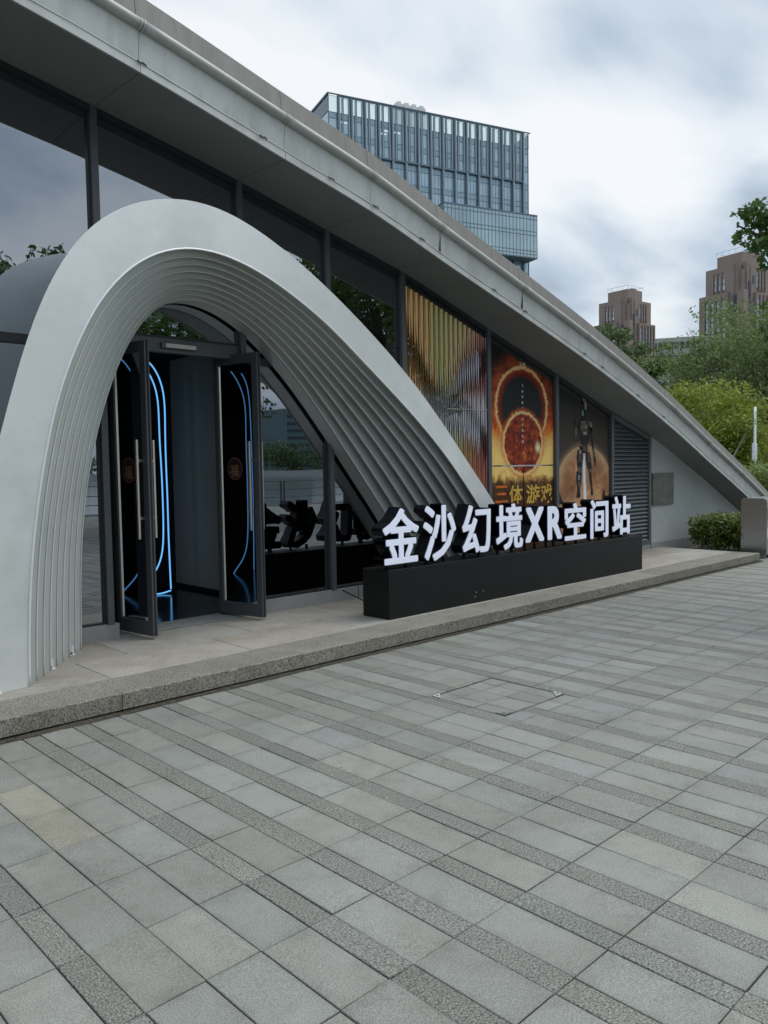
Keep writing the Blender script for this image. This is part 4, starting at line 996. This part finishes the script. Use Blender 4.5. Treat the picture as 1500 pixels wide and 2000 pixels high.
def gp(px, depth):       # ground point below a picture column at a given depth
    p = at(px, 940, depth); return (p[0], p[1], 0)
tree('garden_tree', 'dark green tree in front of the smaller brown tower', gp(1236, 42), 8.4, 2.6, L_dark, 20000, .20, 11, 'trees beyond the roof', low=.2, nl=12)
tree('garden_tree', 'airy small tree with dark leaves left of the far white office block', gp(1280, 46), 8.2, 1.7, L_loc, 5000, .17, 12, 'trees beyond the roof', low=.25, nl=10, clump=.4)
tree('garden_tree', 'thin tree with bare twigs in front of the far white office block', gp(1325, 50), 8.6, 2.8, L_loc, 2600, .16, 13, 'trees beyond the roof', low=.35, nl=16, clump=.3, tr=.12)
tree('garden_tree', 'airy locust tree with dark branches before the larger brown tower', gp(1405, 38), 8.5, 3.0, L_loc, 15000, .15, 14, 'trees beyond the roof', low=.15, nl=16, clump=.33, tr=.13)
tree('garden_tree', 'bushy mid green locust tree between the white pole and the larger brown tower', gp(1450, 40), 7.6, 3.4, L_loc, 16000, .17, 17, 'trees beyond the roof', low=.05, nl=16, clump=.36, tr=.13)
tree('garden_tree', 'tall locust tree at the right edge of the picture behind the bin', gp(1492, 33), 8.2, 3.2, L_loc, 19000, .14, 15, 'trees beyond the roof', low=.15, nl=18, clump=.33, tr=.14)
#tree('garden_tree', 'dull green tree closing the gap behind the thin bare tree', gp(1355, 64), 8.2, 3.6, L_dark, 12000, .24, 16, 'trees beyond the roof', low=.2, nl=12)
tree('broad_shrub', 'big yellow green shrub spreading right above the sloping roof', gp(1368, 25), 3.95, 2.15, L_yel, 34000, .115, 21, None, low=.05, nl=22, clump=.36, tr=.06, cat='shrub', flatten=.9)
tree('broad_shrub', 'smaller yellow green shrub beside the white pole', gp(1428, 27), 3.0, 1.3, L_yel, 9000, .12, 22, None, low=.05, nl=14, clump=.36, tr=.05, cat='shrub')
# far wood closing the horizon
cs = []; rs = []
for i in range(90):
    px = random.uniform(1180, 1800); p = at(px, 930, random.uniform(70, 110)); cs.append((p[0], p[1], random.uniform(1, 5))); rr = random.uniform(2.5, 4.5); rs.append((rr, rr, rr*.7))
tag(leaf_obj('far_wood', leaves(30000, cs, rs, .55, seed=5), L_dark, None), 'distant belt of green trees along the horizon right of the roof', 'wood', kind='stuff')
# overhanging branch of a near plane tree, trunk outside the frame
pt = empty('plane_tree', (11.5, 1.6, 0), 'near plane tree whose broad leaved branches reach in at the upper right edge', 'tree')
m_ = MB(); tp = np.array([11.4, 1.7, 0.]); 
m_.tube([tp, tp+(0, 0, 2), tp+(-.05, .1, 4.2), tp+(.1, .1, 6.2)], .16, 10, r1=.05)
bt = [at(1600, 560, 9.7), at(1540, 495, 9.5), at(1500, 470, 9.4), at(1460, 450, 9.3), at(1440, 440, 9.3)]
m_.tube([tp+(0, .05, 3.2)]+bt, .05, 6, r1=.008)
cs, rs = [], []
for (x, y, s) in ((1455,415,.11),(1470,405,.10),(1448,455,.09),(1465,440,.12),(1485,430,.14),(1500,425,.16),(1470,480,.09),(1490,475,.14),(1505,490,.14),(1440,470,.07),(1510,445,.2),(1530,470,.25),(1498,520,.07),(1560,480,.35),(1550,420,.3),(1640,520,.4),
                  (1497,640,.09),(1505,655,.12),(1494,600,.05),(1500,690,.06),(1560,640,.2),(1590,600,.2),(1480,395,.06)):
    p = at(x, y, 9.3+random.uniform(-.3, .3)); cs.append(p); s *= 1.15; rs.append((s, s*1.2, s*.8))
    q = at(min(x+45, 1600), y+18, 9.5); m_.tube([q, (np.array(q)+p)/2+np.array([0, 0, .02]), p], .010, 4, r1=.003)
for i in range(30):
    a = random.uniform(0, 6.28); d_ = random.uniform(.5, 2.0); c_ = tp+np.array([math.cos(a)*d_+.6, math.sin(a)*d_*.9-.9, random.uniform(4.2, 6.8)]); cs.append(c_); rs.append((.55, .55, .4)); m_.tube([tp+(0, 0, 4), c_], .03, 4, r1=.008)
m_.build('trunk', M_bark, pt, smooth=True)
leaf_obj('crown', leaves(20000, cs, rs, .08, seed=31, shape='lobe'), L_plane, pt)

# clipped bush by the end wall
bu = empty('clipped_bush', (14.3, 5.9, 0), 'clipped box shaped green bush against the grey end wall behind the bin', 'bush')
cs, rs = [], []
b1 = onZ(1360, 1076, .05); b2 = onZ(1446, 1079, .05)
bxc = (13.55, 14.75, 5.4, 6.3)
for i in range(260): cs.append((random.uniform(bxc[0], bxc[1]), random.uniform(bxc[2], bxc[3]), random.uniform(.18, .62))); rs.append((.13, .13, .12))
leaf_obj('foliage', leaves(15000, cs, rs, .065, seed=41, flat=.6), L_hedge, bu)
m_ = MB()
for i in range(14):
    x, y = random.uniform(13.5, 14.8), random.uniform(5.5, 6.2); m_.tube([(x, y, 0), (x+random.uniform(-.1, .1), y+random.uniform(-.1, .1), .55)], .012, 5, r1=.005)
m_.build('stems', M_bark, bu)
g = MB(); g.add([(13.14, 5.26, -.002), (30, 5.26, -.002), (30, 6.64, .004), (13.14, 6.64, .004)], [(0,1,2,3)]); tag(g.build('planting_bed', M_soil), kind='structure')
# far hedge beyond the roof's foot
hd = empty('hedge', (24, 9, 0), 'fresh green hedge behind the foot of the sloping roof', 'hedge')
cs, rs = [], []
for i in range(260):
    px = random.uniform(1455, 1640); p = at(px, 940, 21+random.uniform(-1, 1)); cs.append((p[0], p[1], random.uniform(.2, 1.45))); rs.append((.3, .3, .28))
leaf_obj('foliage', leaves(22000, cs, rs, .09, seed=43, flat=.6), L_hedge, hd)
m_ = MB()
for i in range(12):
    p = at(1460+i*14, 940, 21); m_.tube([(p[0], p[1], 0), (p[0], p[1], 1.0)], .02, 5, r1=.008)
m_.build('stems', M_bark, hd)
# white pole
wp = at(1474, 905, 23)
pr = empty('banner_pole', (wp[0], wp[1], 0), 'white pole with a pale banner among the trees on the right', 'pole')
zt = at(1474, 795, 23)[2]
m_ = MB(); m_.tube([(wp[0], wp[1], 0), (wp[0], wp[1], zt)], .05, 10, r1=.035); m_.build('pole', mat('white_paint', (.7, .75, .78), .5), pr, smooth=True)
m_ = MB(); zb = at(1474, 900, 23)[2]; zt2 = at(1474, 865, 23)[2]; m_.box((wp[0]-.16, wp[1]-.02, zb), (wp[0]+.13, wp[1]+.02, zt2)); m_.build('banner', mat('banner_white', (.65, .7, .75), .6), pr)
# leaning timber prop by the shrub
a_, b_ = at(1428, 900, 23), at(1459, 842, 23)
m_ = MB(); m_.tube([(a_[0]-.3, a_[1], 0), a_, b_], .025, 7); tag(m_.build('timber_prop', mat('old_timber', (.22, .2, .16), .8, var=.3)), 'leaning weathered timber prop among the shrubs above the roof edge', 'prop')

# ------------------------------------------------------------------ GLASS TOWER
u = np.array([.950, -.314, 0.]); u /= np.linalg.norm(u); v = np.array([-u[1], u[0], 0.])
az, el = R(49.711), R(24.741); K = np.array([150*math.cos(az), 150*math.sin(az), 0.]); ZT = 1.6+150*math.tan(el)
def onface(x, y, off=0.):
    d_ = ray(x, y); K2 = K-v*off; t_ = (K2@v)/(d_@v) if abs(d_@v) > 1e-9 else 0; p = C0+d_*((K2@v-C0@v)/(d_@v)); return float((p-K)@u), float(p[2])
S1, _ = onface(1031, 262); zmid = onface(850, 327)[1]; s_b0, zb1 = onface(867, 396, 3.); s_b1, _ = onface(1048.8, 422, 3.); zb0 = onface(1048.8, 504, 3.)[1]
tw = empty('glass_tower', K+u*S1/2, 'tall blue green glass office tower with dark vertical fins rising behind the roof', 'building')
M_cw = mat('curtain_wall', (.38, .50, .57), .16, .45, .8, var=.22, vscale=.14, stretch=(1, 1, .6))
M_cwl = mat('curtain_wall_pale', (.38, .50, .54), .14, .45, .8, var=.15, vscale=.12)
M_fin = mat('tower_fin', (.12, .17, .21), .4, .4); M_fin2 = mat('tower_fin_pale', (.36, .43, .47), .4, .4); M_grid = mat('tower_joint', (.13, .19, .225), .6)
M_para = glass('parapet_glass', (.84, .92, .91), .10, rough=.1)
def wb(s0, s1, t0, t1, z0, z1, mb): mb.obox(K+u*s0+v*t0+np.array([0, 0, z0]), u*(s1-s0), v*(t1-t0), (0, 0, z1-z0))
zpar = ZT-3.1
m_ = MB(); wb(0, S1, 0, 26, 0, zpar, m_); m_.build('shaft', M_cw, tw)
m_ = MB(); wb(-.1, S1+.1, -.1, .0, zpar, ZT-.15, m_); wb(S1, S1+.1, 0, 26, zpar, ZT-.15, m_); wb(-.1, 0, 0, 26, zpar, ZT-.15, m_); m_.build('parapet_glass', M_para, tw)
m_ = MB(); wb(-.3, S1+.2, -.6, -.35, ZT-.12, ZT+.06, m_); wb(-.3, .0, -.3, 26, ZT-.2, ZT+.1, m_); m_.build('top_rail', M_fin, tw)
bays = [(275, 95), (345,0), (418,0), (492,0), (565,0), (637,0), (705,0), (773,0), (838,0), (905,0), (968,0), (1032,0), (1096,0), (1160,0), (1220,0), (1275,0)]
sb = [onface(560+b_[0]/2.778, 190+ (b_[0]-220)/2.778*.2)[0] for b_ in bays]
for i, s in enumerate(sb):
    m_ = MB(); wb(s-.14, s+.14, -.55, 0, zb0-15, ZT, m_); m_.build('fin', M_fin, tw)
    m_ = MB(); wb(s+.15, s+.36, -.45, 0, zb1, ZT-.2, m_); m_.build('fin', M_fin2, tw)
    if i < len(sb)-1:
        w = sb[i+1]-s
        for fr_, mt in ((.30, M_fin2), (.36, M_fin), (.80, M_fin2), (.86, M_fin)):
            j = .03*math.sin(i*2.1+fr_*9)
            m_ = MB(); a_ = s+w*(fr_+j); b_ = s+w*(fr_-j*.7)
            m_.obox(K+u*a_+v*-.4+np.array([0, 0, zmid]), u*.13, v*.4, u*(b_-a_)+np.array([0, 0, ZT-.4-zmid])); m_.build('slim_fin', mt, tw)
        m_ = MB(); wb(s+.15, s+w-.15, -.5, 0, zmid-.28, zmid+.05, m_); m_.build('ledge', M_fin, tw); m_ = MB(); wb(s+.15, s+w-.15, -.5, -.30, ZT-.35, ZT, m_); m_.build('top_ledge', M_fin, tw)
grid = MB(); z = zpar; fl = 3.65
while z > 5:
    wb(.02, S1-.02, -.05, 0, z-.12, z, grid); wb(.02, S1-.02, -.05, 0, z-1.15, z-1.06, grid); z -= fl
for s in np.linspace(0, S1, 61): wb(s-.03, s+.03, -.04, 0, 5, zmid, grid)
wb(-.05, .15, -.1, 0, 5, ZT, grid); wb(S1-.12, S1+.05, -.1, 0, 5, ZT, grid)
grid.build('facade_grid', M_grid, tw)
spn = MB(); z = zpar
while z > 5: wb(.02, S1-.02, -.03, 0, z-1.05, z-.12, spn); z -= fl
spn.build('spandrels', mat('spandrel_glass', (.28, .39, .45), .2, .3, .7), tw)
m_ = MB(); wb(s_b0, s_b1, -3, 12, zb0, zb1, m_); cb = m_.build('projecting_box', M_cwl, tw)
gb = MB(); nb = 27
for s in np.linspace(s_b0, s_b1, nb): wb(s-.035, s+.035, -3.06, -3, zb0, zb1, gb)
H_ = zb1-zb0
for f_ in (0, .09, .38, .47, .85, .93, 1.0):
    z = zb1-H_*f_; wb(s_b0, s_b1, -3.05, -3, z-.06, z+.06, gb)
for t_ in np.linspace(-3, 12, 9): wb(s_b1, s_b1+.05, t_-.05, t_+.05, zb0, zb1, gb)
wb(s_b0-.05, s_b1+.06, -3.1, 12, zb1, zb1+.25, gb); wb(s_b0-.05, s_b1+.06, -3.1, 12, zb0-.2, zb0, gb)
gb.build('joints', M_grid, cb)
for k in range(4):
    s0, z0 = onface(775+k*14.6, 225+k*3, -10.); s1, _ = onface(775+k*14.6+12.5, 225, -10.); zt_ = onface(775+k*14.6, 196+k*3, -10.)[1]
    m_ = MB(); wb(s0, s1, 10, 14, zpar-1, zt_-.5, m_); wb(s0+.3, s1-.3, 10.2, 13.8, zt_-.5, zt_, m_); m_.build('rooftop_stack', M_conc, tw)
for k, (x, y) in enumerate(((672,240),(752,256),(775,260),(749,262))):
    s, z = onface(x, y); m_ = MB(); wb(s-.6, s+.6, -.06, -.05, z-.1, z+.12, m_)
    m_.build('ceiling_light', mat('lit_ceiling_lamp', (.8, .85, .8), .5, emit=(.75, .85, .85), estr=.55), tw)

# ------------------------------------------------------------------ BROWN TOWERS (built once, copied)
M_br = mat('brown_brick', (.25, .195, .165), .85, var=.10, vscale=.12); M_br2 = mat('brown_brick_dark', (.22, .175, .15), .85, var=.15, vscale=.2)  # second brick tone, slightly darker, for some corner piers and the roof unit
M_win = mat('tower_window', (.42, .48, .54), .2, .2, .6, var=.35, vscale=.25); M_wind = mat('tower_window_dark', (.035, .045, .06), .3)
def brown_tower(label, px, depth, ytop):
    base = at(px, 940, depth); k = .13     # metres per picture pixel at depth 200
    top = at(px, ytop, depth)[2] if depth < 220 else None
    root = empty('brown_tower', (0, 0, 0), label, 'building', 'brown brick towers')
    Ht = 405*k+1.6
    def bb(x0, x1, y0, y1, z0, z1, name, mt, par=root):
        m_ = MB(); m_.box((x0, y0, z0), (x1, y1, z1)); return m_.build(name, mt, par)
    # local: corner nearest to the viewer at (0,0); right face along +x, left face along +y
    zA, zB, zC = Ht, Ht-24*k, Ht-75*k
    bb(0.6, 8.6, 0.6, 8.6, 0, zA, 'core', M_br)
    bb(-1.2, 11.6, 1.8, 11.0, 0, zB, 'wing', M_br); bb(1.8, 11.0, -1.2, 11.6, 0, zB-.4, 'wing', M_br)
    bb(-2.0, 13.2, 3.2, 12.6, 0, zC, 'lower_wing', M_br); bb(3.2, 12.4, -2.0, 13.2, 0, zC-.5, 'lower_wing', M_br)
    # corner pilaster bundle
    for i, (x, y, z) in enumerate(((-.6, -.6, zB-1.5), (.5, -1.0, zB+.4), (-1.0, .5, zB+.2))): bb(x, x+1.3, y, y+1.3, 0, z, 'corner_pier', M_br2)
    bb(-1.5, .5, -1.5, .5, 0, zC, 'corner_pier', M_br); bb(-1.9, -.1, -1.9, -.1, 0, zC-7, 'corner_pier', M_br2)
    # window strips with piers between: right face and left face
    def strips(face, a0, a1, off, z0, z1, n_, tall=True):
        w = (a1-a0)/n_
        for i in range(n_):
            a = a0+w*i
            if face == 'x':
                bb(a+.08*w, a+.52*w, off-.12, off, z0, z1, 'window', M_win if i % 2 == 0 else M_win); bb(a+.52*w, a+.68*w, off-.10, off, z0, z1, 'window', M_wind); bb(a+.68*w, a+1.02*w, off-.5, off, z0-.6, z1+1.0, 'pilaster', M_br)
                m_ = MB(); z = z0
                while z < z1: m_.box((a+.08*w, off-.15, z), (a+.52*w, off-.12, z+.16)); z += 1.6
            else:
                bb(off-.12, off, a+.08*w, a+.52*w, z0, z1, 'window', M_win); bb(off-.10, off, a+.52*w, a+.68*w, z0, z1, 'window', M_wind); bb(off-.5, off, a+.68*w, a+1.02*w, z0-.6, z1+1.0, 'pilaster', M_br)
                m_ = MB(); z = z0
                while z < z1: m_.box((off-.15, a+.08*w, z), (off-.12, a+.52*w, z+.16)); z += 1.6
            m_.build('floor_bars', M_wind, root)
    strips('x', 4.2, 8.2, -1.2, zC+.6, zB-2.2, 3); strips('y', 4.6, 8.6, -1.2, zC+.6, zB-2.2, 3)
    strips('x', 3.5, 11.6, -2.0, 4, zC-2.0, 5); strips('y', 3.8, 11.0, -2.0, 4, zC-2.0, 4)
    for (x, y, z, h) in ((1.0, -1.25, zC-5.5, 4.), (1.2, -1.25, zB-8., 3.6), (2.6, -1.25, zB-5., 2.)): bb(x, x+.9, y, y+.2, z, z+h, 'recess', M_wind)
    for (x, y, z, h) in ((-1.25, 1.2, zC-5.0, 4.), (-1.25, 1.6, zC-11, 4.)): bb(x, x+.2, y, y+.9, z, z+h, 'recess', M_wind)
    # roof railing
    m_ = MB(); e = [(0.4, .4), (8.8, .4), (8.8, 8.8), (.4, 8.8), (.4, .4)]
    for (x0, y0), (x1, y1) in zip(e[:-1], e[1:]):
        m_.tube([(x0, y0, zA+1.1), (x1, y1, zA+1.1)], .06, 4)
        for t_ in np.linspace(0, 1, 5): m_.tube([(x0+(x1-x0)*t_, y0+(y1-y0)*t_, zA), (x0+(x1-x0)*t_, y0+(y1-y0)*t_, zA+1.1)], .05, 4)
    m_.build('roof_railing', M_fin2, root)
    bb(5, 7.4, 2, 4, zA, zA+.9, 'roof_unit', M_br2)
    return root
bt1 = brown_tower('larger brown brick tower at the right edge behind the locust trees', 1431, 200, 497)
p = at(1447, 940, 200); bt1.location = (p[0], p[1], 0); bt1.scale = (.9, .9, 1)
d_ = ray(1431, 903); viewaz = math.atan2(d_[1], d_[0])
# the corner bisector points back to the viewer, turned a little
bt1.rotation_euler = (0, 0, viewaz-R(45)+R(9)-0)
bt2 = copy_tree(bt1); p = at(1227, 940, 240); bt2.location = (p[0], p[1], 0); d_ = ray(1212, 903); bt2.rotation_euler = (0, 0, math.atan2(d_[1], d_[0])-R(45)+R(9)); bt2['label'] = 'smaller looking brown brick tower standing alone left of the white office block'

# white office block
wo_ = empty('office_block', at(1320, 940, 260)*np.array([1, 1, 0]), 'pale low office block with rows of small square windows between the brown towers', 'building')
pa, pb = at(1270, 940, 262), at(1385, 940, 256); d_ = (pb-pa); d_[2] = 0; Lw = np.linalg.norm(d_); uu = d_/Lw; vv = np.array([-uu[1], uu[0], 0]); 
if vv@FW < 0: vv = -vv
zt = at(1320, 660, 258)[2]; o0 = np.array([pa[0], pa[1], 0])
m_ = MB(); m_.obox(o0, uu*Lw, vv*15, (0, 0, zt)); m_.build('wall', mat('pale_render', (.36, .39, .38), .8, var=.05, vscale=.1), wo_)
for r_ in range(4):
    for c_ in range(10):
        m_ = MB(); s = .8+c_*(Lw-1.2)/10; z = zt-3.6-r_*4.2; m_.obox(o0+uu*s-vv*.1+np.array([0, 0, z]), uu*1.15, vv*.1, (0, 0, 2.1)); m_.build('window', M_wind, wo_)
m_ = MB(); m_.obox(o0-vv*.3+np.array([0, 0, zt-20.5]), uu*Lw, vv*.3, (0, 0, .5)); m_.build('ledge', M_grid, wo_)

# ------------------------------------------------------------------ BEHIND THE CAMERA (seen mirrored in the glass): lake, far shore, plane trees
w_ = MB(); w_.add([(-300, -150, -.02), (500, -150, -.02), (500, -17, -.02), (-300, -17, -.02)], [(0,1,2,3)])
M_wat = mat('lake_water', (.10, .13, .14), .12, 0, .6, bump=.35, bscale=1.2)
tag(w_.build('lake', M_wat), kind='structure')
s_ = MB(); s_.box((-300, -153, -.02), (500, -150, 1.4)); tag(s_.build('far_quay', mat('quay_stone', (.45, .45, .43), .8)), kind='structure')
cs, rs = [], []
for i in range(220):
    x = random.uniform(-200, 380); cs.append((x, -160-random.random()*10, random.uniform(2, 7))); rr = random.uniform(3, 5); rs.append((rr, rr, rr*.8))
tag(leaf_obj('lakeside_wood', leaves(40000, cs, rs, .8, seed=55), L_dark, None), 'dark belt of trees on the far shore mirrored in the glass', 'wood', kind='stuff')
M_tb = mat('teal_block', (.10, .17, .18), .3, .2, var=.3, vscale=.05)
def rfl(x, y, dist):   # where the thing mirrored at this picture point stands
    d_ = ray(x, y); O_ = onY(x, y, YG); d2 = d_*np.array([1, -1, 1]); d2 /= np.linalg.norm(d2[:2]); return O_+d2*dist
for (x0, x1, yt, dist, lab) in ((555, 612, 800, 330, 'broad teal glass block mirrored in the pane right of the doors'), (612, 650, 845, 420, 'lower slate block beside the teal one mirrored in the glass'), (430, 500, 850, 430, 'low slate block far left of the teal one mirrored in the door glass')):
    a_, b_ = rfl(x0, yt, dist), rfl(x1, yt, dist); z = a_[2]; c_ = (a_+b_)/2; w = abs(b_[0]-a_[0])/2+3
    e_ = empty('lakeside_block', (c_[0], c_[1], 0), lab, 'building', 'blocks across the lake')
    m_ = MB(); m_.box((c_[0]-w, c_[1]-20, 0), (c_[0]+w, c_[1], z)); m_.build('wall', M_tb, e_)
    for f_ in range(8):
        m_ = MB(); zz_ = z*(.1+.11*f_); m_.box((c_[0]-w*.95, c_[1], zz_), (c_[0]+w*.95, c_[1]+.3, zz_+z*.04)); m_.build('window_band', M_wind, e_)
# lakeside railing
rl = empty('lake_railing', (5, -16.5, 0), 'steel railing along the lake edge mirrored in the glass', 'railing')
for i in range(40):
    x = -20+i*2; m_ = MB(); m_.box((x-.03, -16.53, 0), (x+.03, -16.47, 1.1)); m_.build('post', M_frame, rl)
m_ = MB()
for z in (.35, .7, 1.08): m_.tube([(-20, -16.5, z), (58, -16.5, z)], .018, 6)
m_.build('rails', M_frame, rl)
for k, (px, py, dist, h, cr, sd) in enumerate(((2, 520, 17, 8.3, 2.2, 61), (300, 640, 14.5, 6.6, 2.5, 62), (385, 660, 17, 6.8, 2.3, 63), (672, 600, 16, 7.4, 1.6, 64), (815, 700, 17.5, 5.2, 1.2, 65), (545, 780, 13, 4.9, .9, 66))):
    if k == 5: continue
    p = rfl(px, py, dist)
    lab = ['plane tree mirrored at the left edge of the glass above the arch', 'plane tree mirrored in the pane over the left door', 'plane tree mirrored in the pane over the right door',
           'plane tree mirrored in the pane left of the foil curtain', 'plane tree mirrored behind the foil curtain', 'young plane tree mirrored in the pane right of the doors'][k]
    tree('mirrored_plane_tree', lab, (p[0], p[1], 0), h, cr, L_plane, 4200, .17, sd, 'plane trees behind the viewer', low=.42, nl=11, clump=.36, shape='lobe')
